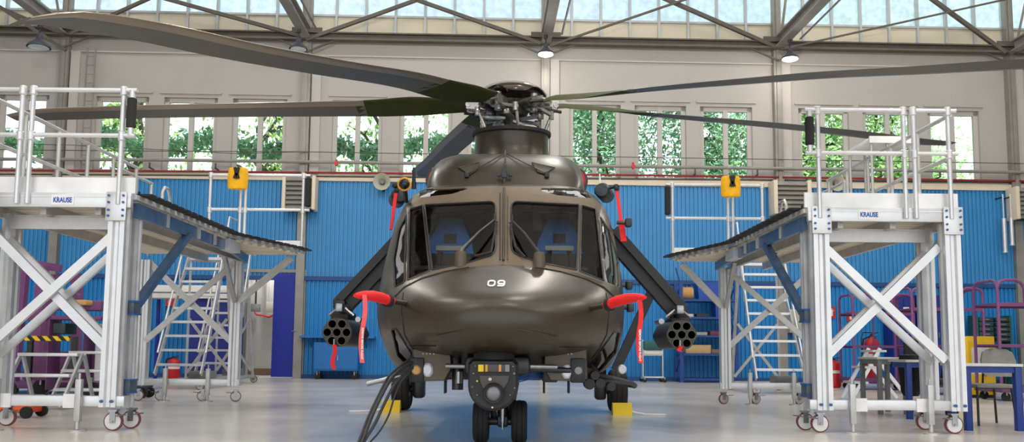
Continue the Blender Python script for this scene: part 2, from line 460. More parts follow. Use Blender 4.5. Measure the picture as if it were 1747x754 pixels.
# trusses
nt = 22
def truss(name_m, f):
    global nt
    nt += 1; m = MB(); f(m); return struct(onwall(m.build('trim_%d' % nt, name_m)))
truss('truss_dark', lambda m: (m.span((UL, -.42, Zc - .10), (UR, -.18, Zc - .04)), m.span((UL, -.31, Zc - .04), (UR, -.29, Zc + .10)), m.span((UL, -.42, Zc + .10), (UR, -.18, Zc + .14))))
for x in cols[1:]:
    def beam(m, x=x):
        z = Zc + .06
        m.span((x - .14, -DF, z - .14), (x + .14, -.45, z - .10)); m.span((x - .02, -DF, z - .10), (x + .02, -.45, z + .16)); m.span((x - .14, -DF, z + .16), (x + .14, -.45, z + .20))
    truss('truss', beam)
    def strut(m, x=x):
        for k in range(8):
            y0 = -.6 - k * 4; m.tube((x, y0, Zc + .3), (x, y0 - 2, ZR - .05), .04, n=6); m.tube((x, y0 - 2, ZR - .05), (x, y0 - 4, Zc + .3), .04, n=6)
    truss('truss', strut)
    truss('steel', lambda m, x=x: m.tube((x + .42, -1.0, Zc - .02), (x + .42, -DF + .2, Zc - .02), .03, n=6))
    # gusset and short brace at the column head
    truss('truss_dark', lambda m, x=x: (m.span((x - .45, -.30, Zc - .04), (x + .45, -.27, Zc + .3)), m.bar((x - .9, -.3, Zc - .06), (x, -.3, Zc - .45), .05, .05), m.bar((x + .9, -.3, Zc - .06), (x, -.3, Zc - .45), .05, .05)))
def rod(p, q, d, r, mt='truss_dark'):
    a, b = wl(*p, d), wl(*q, d)
    e = (b - a); k = e.length
    b = a + e
    truss(mt, lambda m: m.bar(a, b, r, r))
rod((522, 68), (722, -4), .4, .10); rod((922, 74), (700, -4), .4, .10)
rod((120, 58), (275, -12), .4, .09); rod((514, 62), (262, -8), .4, .10)
rod((938, 78), (1190, -8), .55, .06); rod((1322, 80), (1126, -6), .4, .11)
rod((1332, 84), (1720, -2), .6, .05); rod((1715, 90), (1584, -6), .4, .11)
rod((110, 60), (-30, 0), .4, .09); rod((1722, 92), (1800, 56), .4, .09)
rod((112, 86), (0, 12), 1.4, .10)
# ------------------------------------------------------------------ outdoors
m = MB(); m.span((-90, -80, -.4), (90, -DF, -.02)); struct(onwall(m.build('ground', 'apron')))
m = MB(); m.span((-90, TK + 2.5, -.4), (90, 90, -.05)); struct(onwall(m.build('ground.001', 'pale_concrete')))
def tree(u, d, h, spread, n, leafm, label, seed, size=.15, sparse=False, base=None):
    rnd = random.Random(seed)
    p = W(u, -d, -.05)
    t = thing('tree', label, 'tree', p, 0, 'trees behind the hangar windows')
    tm = MB(); base = h * .34 if base is None else base
    pts = [V((rnd.uniform(-.15, .15) * k, rnd.uniform(-.1, .1) * k, h * .95 * k / 7)) for k in range(8)]
    tm.path(pts, [.26 - .03 * k for k in range(8)], 8)
    cl = []
    for k in range(26 if sparse else 20):
        zz = base + (h - base) * rnd.random(); a = rnd.uniform(0, 2 * PI); L = spread * (1.05 - .55 * (zz - base) / (h - base)) * rnd.uniform(.6, 1)
        s = V((0, 0, zz - .6)); q = V((math.cos(a) * L, math.sin(a) * L, zz + rnd.uniform(-.3, .9)))
        mid = s.lerp(q, .5) + V((0, 0, .25))
        tm.path([s, mid, q], [.085, .055, .02], 5); cl.append(q); cl.append(mid)
        if sparse:
            q2 = q + V((rnd.uniform(-.9, .9), rnd.uniform(-.5, .5), rnd.uniform(-.7, .8))); tm.path([mid, q2], [.04, .012], 4); cl.append(q2)
    tm.build('trunk', 'bark', t)
    lm = MB(); bm = lm.bm
    for k in range(n):
        c = rnd.choice(cl); rr = .55 if sparse else 1.0
        q = c + V((rnd.gauss(0, rr), rnd.gauss(0, rr), rnd.gauss(0, rr * (.4 if sparse else .7))))
        a = V((rnd.gauss(0, 1), rnd.gauss(0, 1), rnd.gauss(0, 1))).normalized(); b = a.orthogonal().normalized()
        s = size * rnd.uniform(.5, 1.1)
        bm.faces.new([bm.verts.new(q + a * s), bm.verts.new(q + b * s * .45), bm.verts.new(q - a * s), bm.verts.new(q - b * s * .45)])
    o = lm.build('foliage', leafm, t, recalc=False)
    return t
tree(-14.5, 8, 11.6, 2.4, 3000, 'leaf_light', 'sparse light green tree behind the leftmost window', 1, sparse=True)
tree(-9.6, 8, 11.6, 2.4, 2400, 'leaf_light', 'sparse tree with bare boughs behind the windows over the left dock', 2, sparse=True)
tree(-5.0, 8, 11.8, 2.3, 1500, 'leaf_mid', 'tree with thin dark boughs behind the windows left of the rotor hub', 3, sparse=True)
tree(-1.6, 13, 12.6, 2.4, 1800, 'leaf_mid', 'sparse tree seen just left of the rotor mast', 4, sparse=True)
tree(3.6, 10, 12.0, 2.5, 13000, 'leaf_dark', 'dense dark green tree behind the window right of the rotor hub', 5)
tree(7.6, 8, 12.0, 2.4, 13000, 'leaf_dark', 'dense dark tree behind the two windows beside the wall column right of the rotor', 6)
tree(11.9, 8, 12.0, 2.4, 13000, 'leaf_mid', 'dense bright green tree behind the windows over the right dock', 7)
tree(15.5, 8, 12.0, 2.5, 13000, 'leaf_mid', 'bright green tree behind the rightmost window', 8)
hm = MB()
for k in range(14000):
    u = random.uniform(-20, 0); q = V((u, 3.6 + random.uniform(-.5, .5), random.gauss(7.7 + .2 * math.sin(u * 1.7), .16) if k % 2 else random.uniform(5.6, 6.75)))
    a = V((random.gauss(0, 1), random.gauss(0, 1), random.gauss(0, 1))).normalized(); b = a.orthogonal().normalized(); s = random.uniform(.06, .15)
    hm.bm.faces.new([hm.bm.verts.new(q + a * s), hm.bm.verts.new(q + b * s * .5), hm.bm.verts.new(q - a * s), hm.bm.verts.new(q - b * s * .5)])
o = onwall(hm.build('foliage', 'leaf_dark', recalc=False)); o['kind'] = 'stuff'; o['label'] = 'bands of green leaves behind the left windows'; o['category'] = 'leaves'
# ------------------------------------------------------------------ light
w = bpy.data.worlds.new('sky'); bpy.context.scene.world = w; w.use_nodes = True
nw = w.node_tree.nodes; lw_ = w.node_tree.links; bg = nw['Background']
tc = nw.new('ShaderNodeTexCoord'); sx = nw.new('ShaderNodeSeparateXYZ'); rp = nw.new('ShaderNodeValToRGB')
lw_.new(tc.outputs['Generated'], sx.inputs[0]); lw_.new(sx.outputs['Z'], rp.inputs['Fac'])
rp.color_ramp.elements[0].position = 0; rp.color_ramp.elements[0].color = (.96, .98, 1, 1)
rp.color_ramp.elements[1].position = .6; rp.color_ramp.elements[1].color = (.80, .90, 1, 1)
lw_.new(rp.outputs['Color'], bg.inputs['Color']); bg.inputs['Strength'].default_value = 2.0
for i, (a, b) in enumerate(sky):
    l = bpy.data.lights.new('roof_fill_light', 'AREA'); l.shape = 'RECTANGLE'; l.size = UR - UL - 4; l.size_y = b - a; l.energy = ROOF_FILL_W; l.color = (1, .985, .96)  # unseen area light added under the roof to brighten the hangar
    o = bpy.data.objects.new('roof_fill_light', l); C.objects.link(o); o.matrix_world = WM @ Matrix.Translation((0, -(a + b) / 2, ZR - .03))
    p = MB(); p.span((UL, -b, ZR + .1), (UR, -a, ZR + .12)); struct(onwall(p.build('window_%d' % (15 + i), 'white_paint')))  # opaque white panel closing the added strip, no real window
# bell lamps under the trusses
LAMP_W = 430
def lamp(pos, label, r, lit, pw=28):
    t = thing('pendant_lamp', label, 'lamp', pos, 0, 'bell lamps under the roof trusses')
    m = MB(); m.lathe([(.02, r * 1.2), (.07, r * 1.2), (.08, r * .8), (.5 * r, r * .55), (.92 * r, r * .22), (r, 0), (r * .96, 0), (.88 * r, r * .18), (.45 * r, r * .48), (.03, r * .6)], None, 24, caps=False); m.build('shade', 'lamp_shade', t)
    m = MB(); m.tube((0, 0, r * 1.1), (0, 0, r * 1.1 + .25), .02); m.tube((0, 0, r * 1.1 + .2), (0, 0, r * 1.1 + .3), .06); m.build('stem', 'dark_steel', t)
    m = MB(); m.lathe([(.001, .03), (r * .8, .03), (r * .86, -.01), (r * .5, -.045), (.001, -.05)], None, 20, caps=False); m.build('diffuser', 'lamp_glow' if lit else 'light_lens', t)
    if lit:
        l = bpy.data.lights.new('lamp', 'POINT'); l.energy = pw; l.shadow_soft_size = r * .7; l.color = (1, .93, .84)
        o = bpy.data.objects.new('lamp', l); C.objects.link(o); o.location = V(pos) - V((0, 0, .2))
lamp(ww(66, 81, 3.0), 'dark unlit bell lamp under the truss at the upper left corner', .30, False)
lamp(ww(509, 84, 1.6), 'grey bell lamp partly hidden behind the large left rotor blade', .26, False)
lamp(ww(931, 93, 1.2), 'lit bell lamp directly above and right of the rotor cap', .25, True)
lamp(ww(1348, 101, 1.2), 'lit bell lamp under the truss above the right dock', .26, True)

def roof_lamp(u, d):
    p = W(u, d, Zc + .1)
    lamp(p, 'lit bell lamp hanging from a roof truss above the view', .26, True, LAMP_W)
for x in (cols[2], cols[3], cols[4]):
    for d in (9.5, 16.5, 23.5): roof_lamp(x + .3, d)

sl = bpy.data.lights.new('sun', 'SUN'); sl.energy = 4.5; sl.angle = .02; sl.color = (1, .95, .86)
so_ = bpy.data.objects.new('sun', sl); C.objects.link(so_); so_.rotation_euler = (math.radians(27), 0, math.radians(12))

pl_ = bpy.data.lights.new('passage_fill', 'POINT'); pl_.energy = 120; pl_.shadow_soft_size = .2  # unseen lamp added to lift the dark passage
po_ = bpy.data.objects.new('passage_fill', pl_); C.objects.link(po_); po_.location = WM @ V(((du0 + du1) / 2 - .3, 1.5, 3.9))
# ------------------------------------------------------------------ the helicopter (local frame: y = world depth - 10)
HM = Matrix.Translation((-.068, 10, 0)) @ Matrix.Rotation(-.0172, 4, 'Z')
HI = HM.inverted()
EL = HI @ EYE
def hray(px, py): return HI.to_3x3() @ ray(px, py)
def hp(px, py, Y):                                 # pixel -> local point on the plane at local depth Y (Y counted like world depth)
    d = hray(px, py); return EL + d * ((Y - 10 - EL.y) / d.y)
def hpx(p): return proj(HM @ V(p))
heli = thing('helicopter', 'olive drab helicopter with five rotor blades and number 09 on its nose', 'helicopter', (-.068, 10, 0), -.0172)
# fuselage stations: Y, half width, top, widest z, bottom, top exponent, bottom exponent, taper top, taper bottom
ST = [(6.72, .05, 1.13, 1.08, 1.03, 2, 2, 0, 0), (6.74, .20, 1.20, 1.08, .985, 2, 2, 0, 0), (6.80, .36, 1.26, 1.08, .935, 2.1, 2, 0, 0), (6.92, .56, 1.325, 1.09, .87, 2.15, 2.1, 0, 0), (7.1, .76, 1.40, 1.11, .84, 2.2, 2.2, 0, 0),
      (7.3, .91, 1.485, 1.13, .81, 2.25, 2.4, 0, 0), (7.5, 1.01, 1.565, 1.15, .79, 2.35, 2.6, .0, 0), (7.62, 1.055, 1.64, 1.17, .78, 2.6, 2.7, .0, 0), (7.8, 1.10, 1.76, 1.19, .76, 2.9, 3.0, .03, .02), (8.1, 1.145, 1.99, 1.22, .69, 3.8, 3.6, .05, .03),
      (8.4, 1.17, 2.24, 1.25, .60, 4.8, 4.4, .07, .03), (8.65, 1.18, 2.43, 1.27, .56, 5.4, 5, .08, .03), (8.85, 1.185, 2.53, 1.28, .56, 5.8, 5, .09, .03), (9.1, 1.185, 2.58, 1.28, .56, 6, 5, .09, .03), (9.6, 1.185, 2.59, 1.28, .56, 6, 5, .09, .03), (12.6, 1.18, 2.59, 1.3, .56, 6, 5, .09, .03),
      (13.6, 1.02, 2.56, 1.5, .8, 4, 3, .1, .1), (14.6, .72, 2.52, 1.75, 1.15, 3, 2.6, .06, .1), (15.6, .46, 2.46, 1.95, 1.5, 2.4, 2.4, 0, 0), (17.5, .30, 2.42, 2.12, 1.82, 2, 2, 0, 0), (19.4, .2, 2.4, 2.2, 1.98, 2, 2, 0, 0)]
xs = [s[0] for s in ST]
ys_ = [6.72, 6.74, 6.77, 6.80, 6.85, 6.92, 7.0, 7.1, 7.2, 7.3, 7.4, 7.5, 7.56, 7.62, 7.7] + [7.8 + .1 * k for k in range(14)] + [9.3, 9.6, 10.4, 11.2, 12, 12.6, 13.1, 13.6, 14.1, 14.6, 15.1, 15.6, 16.5, 17.5, 18.5, 19.4]
def st(Y): return [pchip(xs, [s[k] for s in ST], Y) for k in range(1, 9)]
b = MB()
rings = []
for Y in ys_:
    q = st(Y); rings.append(ring(*q, Y - 10, N=96))
b.loft(rings)
bm = b.bm
bmesh.ops.recalc_face_normals(bm, faces=bm.faces[:])
FUS = BVHTree.FromBMesh(bm)                         # the skin before the windows are cut
def onskin(px, py, off=.006):
    d = hray(px, py).normalized(); loc, no, idx, dist = FUS.ray_cast(EL, d)
    if loc is None: return None
    return loc + no * off
def skin_side(x, Y, z, off=.006):
    loc, no, idx, dist = FUS.ray_cast(V((3 * (1 if x > 0 else -1), Y - 10, z)), V((-1 if x > 0 else 1, 0, 0)))
    return loc + no * off
def rounded(poly, r):
    out = []
    n = len(poly)
    for i in range(n):
        p, a, c = V(poly[i]), V(poly[i - 1]), V(poly[(i + 1) % n])
        rr = r[i] if isinstance(r, list) else r
        if rr <= 0: out.append(tuple(p)); continue
        ua = (a - p).normalized() * rr; uc = (c - p).normalized() * rr
        for t in (0, .33, .67, 1):
            out.append(tuple(p + ua * (1 - t) ** 2 + uc * t ** 2))
    return out
def inside(poly, x, y):
    s = 0; n = len(poly)
    for i in range(n):
        (x0, y0), (x1, y1) = poly[i], poly[(i + 1) % n]
        c = (x1 - x0) * (y - y0) - (y1 - y0) * (x - x0)
        if abs(c) < 1e-9: continue
        if s == 0: s = 1 if c > 0 else -1
        elif (c > 0) != (s > 0): return False
    return True
def take(bm, faces, name, m, parent, inset=.012):
    idx = {}; g = bmesh.new()
    for f in faces:
        vs = []
        for v in f.verts:
            if v not in idx: idx[v] = g.verts.new(v.co - v.normal * inset)
            vs.append(idx[v])
        g.faces.new(vs)
    me = bpy.data.meshes.new(name); g.to_mesh(me); g.free()
    me.polygons.foreach_set('use_smooth', [True] * len(me.polygons)); me.materials.append(MATS[m])
    o = bpy.data.objects.new(name, me); C.objects.link(o); o.parent = parent
    bmesh.ops.delete(bm, geom=faces, context='FACES')
    return o
def cut(bm, poly, to2, planes, cand, name, m, parent):
    """Cut poly (2-D) out of the skin: to2 maps a point to the polygon's plane, planes gives a cutting plane per edge."""
    n = len(poly)
    cx = [p[0] for p in poly]; cy = [p[1] for p in poly]
    mx, my = (max(cx) - min(cx)) * .3, (max(cy) - min(cy)) * .3
    def near(f):
        if not cand(f): return False
        pts = [to2(v.co) for v in f.verts]
        return max(p[0] for p in pts) > min(cx) - mx and min(p[0] for p in pts) < max(cx) + mx and max(p[1] for p in pts) > min(cy) - my and min(p[1] for p in pts) < max(cy) + my
    for i in range(n):
        fs = [f for f in bm.faces if near(f)]
        g = list({v for f in fs for v in f.verts}) + list({e for f in fs for e in f.edges}) + fs
        co, no = planes(poly[i], poly[(i + 1) % n])
        bmesh.ops.bisect_plane(bm, geom=g, dist=1e-5, plane_co=co, plane_no=no)
    bm.normal_update()
    sel = [f for f in bm.faces if near(f) and inside(poly, *to2(f.calc_center_median()))]
    return take(bm, sel, name, m, parent)
def cam_planes(p, q): return EL, hray(*p).cross(hray(*q)).normalized()
def cam_cand(f):
    c = f.calc_center_median(); return c.y < -1.0 and f.normal.dot(c - EL) < 0
seals = []
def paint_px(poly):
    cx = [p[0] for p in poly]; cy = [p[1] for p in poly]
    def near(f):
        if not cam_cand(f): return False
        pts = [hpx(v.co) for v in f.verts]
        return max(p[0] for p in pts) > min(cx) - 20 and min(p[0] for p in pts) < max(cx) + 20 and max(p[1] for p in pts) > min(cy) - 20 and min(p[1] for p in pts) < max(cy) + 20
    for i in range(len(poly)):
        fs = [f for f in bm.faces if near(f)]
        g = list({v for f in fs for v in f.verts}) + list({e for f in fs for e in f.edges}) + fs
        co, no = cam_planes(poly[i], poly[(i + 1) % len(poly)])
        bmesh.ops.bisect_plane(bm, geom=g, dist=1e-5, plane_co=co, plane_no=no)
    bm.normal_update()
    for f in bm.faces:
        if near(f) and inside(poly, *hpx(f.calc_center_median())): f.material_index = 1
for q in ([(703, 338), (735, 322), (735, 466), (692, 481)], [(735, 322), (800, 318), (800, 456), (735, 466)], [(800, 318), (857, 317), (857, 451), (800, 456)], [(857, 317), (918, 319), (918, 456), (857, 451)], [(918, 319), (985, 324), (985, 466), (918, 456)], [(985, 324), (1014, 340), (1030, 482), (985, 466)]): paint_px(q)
def window_px(name, poly, r, m='canopy_glass'):
    poly = rounded(poly, r)
    o = cut(bm, poly, lambda p: hpx(p), cam_planes, cam_cand, name, m, heli)
    pts = []
    for i in range(len(poly)):
        p, q = V(poly[i]), V(poly[(i + 1) % len(poly)]); k = max(1, int((q - p).length / 9))
        for t in range(k): pts.append(onskin(*(p.lerp(q, t / k)), 0))
    if all(p is not None for p in pts): seals.append((o, pts, .009))
    return o
window_px('windscreen_pane', [(724, 349), (846, 343), (846, 434), (800, 448), (737, 461)], [3, 12, 14, 2, 3])
window_px('windscreen_pane', [(872, 343), (988, 349), (984, 461), (920, 448), (872, 432)], [12, 3, 3, 2, 14])
window_px('quarter_pane', [(699, 357), (721, 350), (733, 462), (696, 478)], 2)
window_px('quarter_pane', [(992, 350), (1016, 357), (1030, 479), (989, 463)], 2)
window_px('eyebrow_pane', [(716, 323), (790, 319), (799, 322), (770, 331), (714, 337)], 2, 'roof_glass')
window_px('eyebrow_pane', [(924, 320), (1000, 323), (1010, 338), (950, 333), (922, 325)], 2, 'roof_glass')
window_px('door_pane', [(693, 366), (690, 481), (674, 490), (671, 442), (680, 392)], 3)
window_px('door_pane', [(1024, 368), (1043, 396), (1056, 444), (1058, 490), (1036, 482)], 3)
window_px('chin_pane', [(668, 562), (676, 560), (702, 604), (694, 622), (678, 606)], 2)
window_px('chin_pane', [(1047, 566), (1058, 566), (1050, 602), (1022, 634), (1008, 622)], 2)
def yz_planes(p, q): return V((0, p[0], p[1])), V((0, q[0] - p[0], q[1] - p[1])).cross(V((1, 0, 0))).normalized()
for sgn in (-1, 1):
    for name, poly in (('cabin_pane', [(-.1, 1.5), (.9, 1.5), (.9, 2.2), (-.1, 2.2)]), ('cabin_pane', [(1.2, 1.5), (2.2, 1.5), (2.2, 2.2), (1.2, 2.2)])):
        pl = rounded(poly, .08)
        o = cut(bm, pl, lambda p: (p.y, p.z), yz_planes, lambda f: f.calc_center_median().x * sgn > .75 and abs(f.normal.x) > .3, name, 'canopy_glass', heli)
        pts = [skin_side(sgn, y + 10, z, 0) for y, z in pl]; seals.append((o, pts, .010))
bmesh.ops.recalc_face_normals(bm, faces=bm.faces[:])
fus = b.build('fuselage', 'olive', heli, angle=50, recalc=False)
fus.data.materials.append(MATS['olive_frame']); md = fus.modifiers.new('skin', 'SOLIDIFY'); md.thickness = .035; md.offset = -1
for o, pts, r in seals:
    MB().path(pts, r, 6, closed=True).build('seal', 'black_plastic', o)
def skin_path(pxs, r, name, m, off=.004, parent=fus, step=6):
    pts = []
    for i in range(len(pxs) - 1):
        p, q = V(pxs[i]), V(pxs[i + 1]); k = max(1, int((q - p).length / step))
        for t in range(k + (i == len(pxs) - 2)):
            s = onskin(*p.lerp(q, t / k), off)
            if s is not None: pts.append(s)
    return MB().path(pts, r, 6).build(name, m, parent)
skin_path([(701, 590), (744, 590)], .004, 'panel_line', 'black_plastic'); skin_path([(955, 592), (1010, 593)], .004, 'panel_line', 'black_plastic')
skin_path([(745, 572), (808, 560)], .005, 'nose_strip', 'olive'); skin_path([(884, 561), (950, 574)], .005, 'nose_strip', 'olive')
skin_path([(672, 508), (690, 490), (720, 475), (760, 463), (800, 456)], .006, 'panel_line', 'olive_dark'); skin_path([(915, 456), (955, 463), (1000, 476), (1030, 490), (1050, 508)], .006, 'panel_line', 'olive_dark')
skin_path([(688, 500), (684, 530), (690, 570), (701, 590), (715, 606)], .004, 'panel_line', 'olive_dark'); skin_path([(1034, 500), (1040, 530), (1035, 570), (1022, 596), (1010, 612)], .004, 'panel_line', 'olive_dark')
skin_path([(853, 330), (853, 444)], .005, 'panel_line', 'black_plastic'); skin_path([(860, 322), (859, 446)], .010, 'deflector', 'olive_dark', .014)
skin_path([(866, 335), (866, 444)], .004, 'panel_line', 'olive_dark')
# number 09 on the nose
def glyph(strokes, w):
    g = MB()
    for pts in strokes:
        dense = []
        for i in range(len(pts) - 1):
            p, q = V(pts[i]), V(pts[i + 1]); k = max(1, int((q - p).length / 1.0))
            dense += [p.lerp(q, t / k) for t in range(k)]
        dense.append(V(pts[-1]))
        L = []
        for i, p in enumerate(dense):
            d = (dense[min(i + 1, len(dense) - 1)] - dense[max(i - 1, 0)]).normalized(); nn = V((-d.y, d.x))
            L.append((onskin(*(p + nn * w), .004), onskin(*(p - nn * w), .004)))
        for i in range(len(L) - 1): g.quad(L[i][0], L[i + 1][0], L[i + 1][1], L[i][1])
    bmesh.ops.remove_doubles(g.bm, verts=g.bm.verts[:], dist=.0008)
    return g
g = glyph([[(836.5, 479.5), (842, 479.5), (844.5, 481), (843.8, 486), (841, 488), (835, 488), (832.6, 486.4), (833.4, 481), (836.5, 479.5), (838, 479.5)], [(860.3, 484.6), (851.5, 484.6), (849.6, 483.4), (850.4, 480.8), (852.5, 479.5), (858.5, 479.5), (860.8, 481), (860.2, 486), (858, 488), (848.5, 488)]], 1.35)
o = g.build('number', 'white_paint', fus); o['label'] = 'white number 09'
# cockpit inside
inn = MB()
inn.box((0, .35, 1.55), (2.04, .05, 1.7)); inn.box((0, -.55, 1.02), (2.1, 1.7, .06)); inn.build('cockpit_bulkhead', 'cockpit_dark', heli)
pn = MB(); pn.box((0, -2.02, 1.42), (1.55, .16, .34), rx=-.35, bev=.03); pn.box((0, -1.90, 1.60), (1.6, .34, .05), rx=.12, bev=.02); pn.box((0, -1.45, 1.25), (.34, 1.0, .35), bev=.03)
pn.build('instrument_panel', 'cockpit_dark', heli)
oh = MB(); oh.box((0, -.95, 2.40), (.42, .7, .08), bev=.02); oh.tube((-.72, -1.2, 2.24), (-.2, -1.2, 2.26), .014); oh.tube((.2, -1.2, 2.26), (.74, -1.2, 2.24), .014); oh.box((.34, -1.1, 2.2), (.1, .1, .26), bev=.02)
oh.build('overhead_console', 'cockpit_olive', heli)
for px_ in (767, 955):
    c = hp(px_, 400, 9.0); cx_ = c.x
    zt, zb_ = hp(px_, 369, 9.0).z, hp(px_, 426, 9.0).z
    se = MB(); hw = .19
    prof = [(-.21, zb_ - .03), (.21, zb_ - .03), (.20, zb_), (.19, zb_ + .10), (.14, zb_ + .22), (.12, zt - .06), (.09, zt), (-.09, zt), (-.12, zt - .06), (-.14, zb_ + .22), (-.19, zb_ + .10), (-.20, zb_)]
    hole = None
    Mx = Matrix.Translation((cx_, -.90, 0)) @ Matrix(((1, 0, 0, 0), (0, 0, 1, 0), (0, 1, 0, 0), (0, 0, 0, 1)))
    se.prism([(x * 1.18, z) for x, z in prof], .10, Mx); cu = MB(); cu.box((cx_, -.87, zb_ - .26), (.44, .14, .46), bev=.03); cu.box((cx_, -1.12, zb_ - .48), (.48, .5, .14), bev=.04)
    so = se.build('pilot_seat', 'seat_blue', heli); cu.build('seat_cushion', 'cockpit_olive', so)
    fr = MB(); fr.box((cx_, -.905, zb_ + .13), (.13, .02, .10)); fr.build('headrest_opening', 'cockpit_olive', so)
    be = MB(); be.box((cx_, -.915, zb_ + .025), (.30, .03, .055), bev=.008); be.build('harness_bar', 'white_paint', so)
    bl = MB()
    for k in (-.10, .10): bl.box((cx_ + k, -.92, zb_ - .02), (.05, .015, .1)); bl.bar((cx_ + k, -.92, zb_), (cx_ + k * 1.3, -.95, zb_ - .42), .05, .01)
    bl.build('harness_strap', 'black_rubber', so)
# windscreen wipers
for s, base, tip, hang in ((-1, (786, 450), (844, 383), (838, 430)), (1, (920, 452), (874, 385), (879, 420))):
    w = MB(); p = onskin(*base, 0); 
    w.lathe([(.055, -.03), (.05, .09), (.042, .11), (.01, .112)], Matrix.Translation(p), 14); wo = w.build('wiper_housing', 'olive_box', heli)
    a, t, hg = onskin(base[0] + 6 * s * -1, base[1] - 12, .08), onskin(*tip, .05), onskin(*hang, .035)
    w = MB(); w.path([p + V((0, 0, .08)), a, (a + t) / 2 + V((0, 0, .02)), t], [.022, .018, .013, .012], 8); w.path([t + V((0, 0, .06)), t, t + V((-.03 * s, 0, -.02))], .012, 6)
    w.build('wiper_arm', 'dark_steel', wo)
    w = MB()
    q0, q1 = onskin(tip[0] - 3 * s, tip[1] + 4, .03), onskin(hang[0], hang[1] + 6, .03)
    w.path([q0, (q0 + q1) / 2, q1, onskin(base[0] - 24 * s, base[1] - 8, .03) or q1], .011, 6); w.build('wiper_blade', 'black_rubber', wo)
# cable cutter and its guide wires in front of the cowling
# cowling
CST = [(8.98, .70, 2.56, 2.5, 2.45, 2.6, 3, 0, 0), (9.08, .78, 2.66, 2.5, 2.4, 2.8, 3, .0, 0), (9.25, .84, 2.82, 2.5, 2.4, 3.4, 3, .0, 0), (9.5, .87, 2.97, 2.5, 2.4, 4.0, 3, .01, 0), (9.85, .885, 3.09, 2.5, 2.4, 5.0, 3, .02, 0), (10.4, .89, 3.18, 2.5, 2.4, 5.6, 3, .03, 0), (11.2, .89, 3.25, 2.5, 2.4, 5.6, 3, .05, 0), (12.4, .87, 3.25, 2.5, 2.4, 5, 3, .06, 0), (13.6, .72, 3.0, 2.5, 2.3, 3.4, 3, .06, 0), (15.2, .34, 2.66, 2.45, 2.2, 2.6, 2.6, 0, 0)]
cx_ = [s[0] for s in CST]
cb = MB(); rr = []
for k in range(46):
    t = k / 45; Y = 8.98 + (t ** 1.5) * 6.2
    rr.append(ring(*[pchip(cx_, [s[i] for s in CST], Y) for i in range(1, 9)], Y - 10, N=64))
cb.loft(rr); bmesh.ops.recalc_face_normals(cb.bm, faces=cb.bm.faces[:]); COW = BVHTree.FromBMesh(cb.bm)
cow = cb.build('engine_cowling', 'olive', heli, angle=50)
def oncowl(px, py, off=.01):
    d = hray(px, py).normalized()
    l1 = COW.ray_cast(EL, d); l2 = FUS.ray_cast(EL, d)
    if l1[0] is None and l2[0] is None: return oncowl(px, py + 2, off)
    best = min([l for l in (l1, l2) if l[0] is not None], key=lambda l: l[3])
    return best[0] + best[1] * off
m = MB(); top = oncowl(862, 264, .05)
for a, b_ in (((862, 264), (797, 300)), ((862, 264), (933, 300))): m.path([oncowl(*V(a).lerp(V(b_), q / 9), .02) for q in range(10)], .0055, 6)
m.path([oncowl(862, 264, .05), oncowl(862, 282, .06), oncowl(862, 296, .05)], .008, 6)
m.build('guard_wire', 'black_plastic', cow)
m = MB(); p = oncowl(861, 305, .05); m.box(p, (.03, .06, .22), bev=.006); m.box(p + V((0, -.02, .0)), (.05, .05, .08), bev=.008); m.box(p + V((0, 0, -.14)), (.02, .08, .08))
for s in (-1, 1): m.box(p + V((.06 * s, .02, .0)), (.035, .03, .03), bev=.005); m.box(p + V((.035 * s, .02, .0)), (.02, .02, .012))
m.build('cable_cutter', 'dark_steel', heli)
for poly in ([(782, 288), (818, 279), (813, 292), (802, 299)], [(907, 279), (946, 288), (928, 298), (918, 295)]):
    m = MB(); pts = [oncowl(*p, .012) for p in poly]; m.quad(*pts); m.path(pts, .006, 6, closed=True); m.build('hatch', 'olive_dark', cow)
for px_, py_ in ((797, 301), (933, 301)):
    m = MB(); p = oncowl(px_, py_, .02); m.box(p, (.05, .05, .06), bev=.01); m.build('wire_anchor', 'black_plastic', cow)
# air intakes with red plugs on both sides
for s in (-1, 1):
    m = MB(); r_ = []
    for y, hh in ((-.15, .15), (-.05, .19), (.3, .21), (1.2, .2), (2.0, .1)):
        r_.append([V((s * (.80 + .13 * math.cos(a) * (1 if y < 1.5 else .5)), y, 2.78 + hh * math.sin(a))) for a in [2 * PI * k / 18 for k in range(18)]])
    m.loft(r_); m.build('air_intake', 'olive_dark', heli)
    m = MB(); m.loft([[V((s * (.80 + f * .10 * math.cos(a)), -.16 - .02 * (f < 1), 2.78 + f * .13 * math.sin(a))) for a in [2 * PI * k / 18 for k in range(18)]] for f in (.5, .9, 1)]); o = m.build('intake_cover', 'red_fabric', None)
    tag(o, 'red fabric plug in the engine intake on the %s shoulder of the cowling' % ('left' if s < 0 else 'right'), 'cover', 'red engine intake covers'); o.matrix_world = HM
# mast fairing
HUB = V((0.02, 1.70, 4.13))
Mf = Matrix.Translation((HUB.x, HUB.y, 0)) @ Matrix.Rotation(.05, 4, 'X')
m = MB(); m.lathe([(.80, 3.02), (.68, 3.17), (.58, 3.30), (.52, 3.42), (.495, 3.52), (.49, 3.62), (.50, 3.72), (.50, 3.74), (.40, 3.75), (.3, 3.70)], Mf, 48, caps=False); mf = m.build('mast_fairing', 'olive', heli, angle=50)
m = MB(); m.lathe([(.505, 3.70), (.53, 3.715), (.53, 3.755), (.50, 3.765), (.47, 3.75)], Mf, 48, caps=False); m.build('fairing_rim', 'black_rubber', mf)
p = MB(); d = hray(862, 238); t = (1.70 - .51 - EL.y) / d.y; p.sphere(EL + d * t, .015); p.build('rivet', 'light_lens', mf)
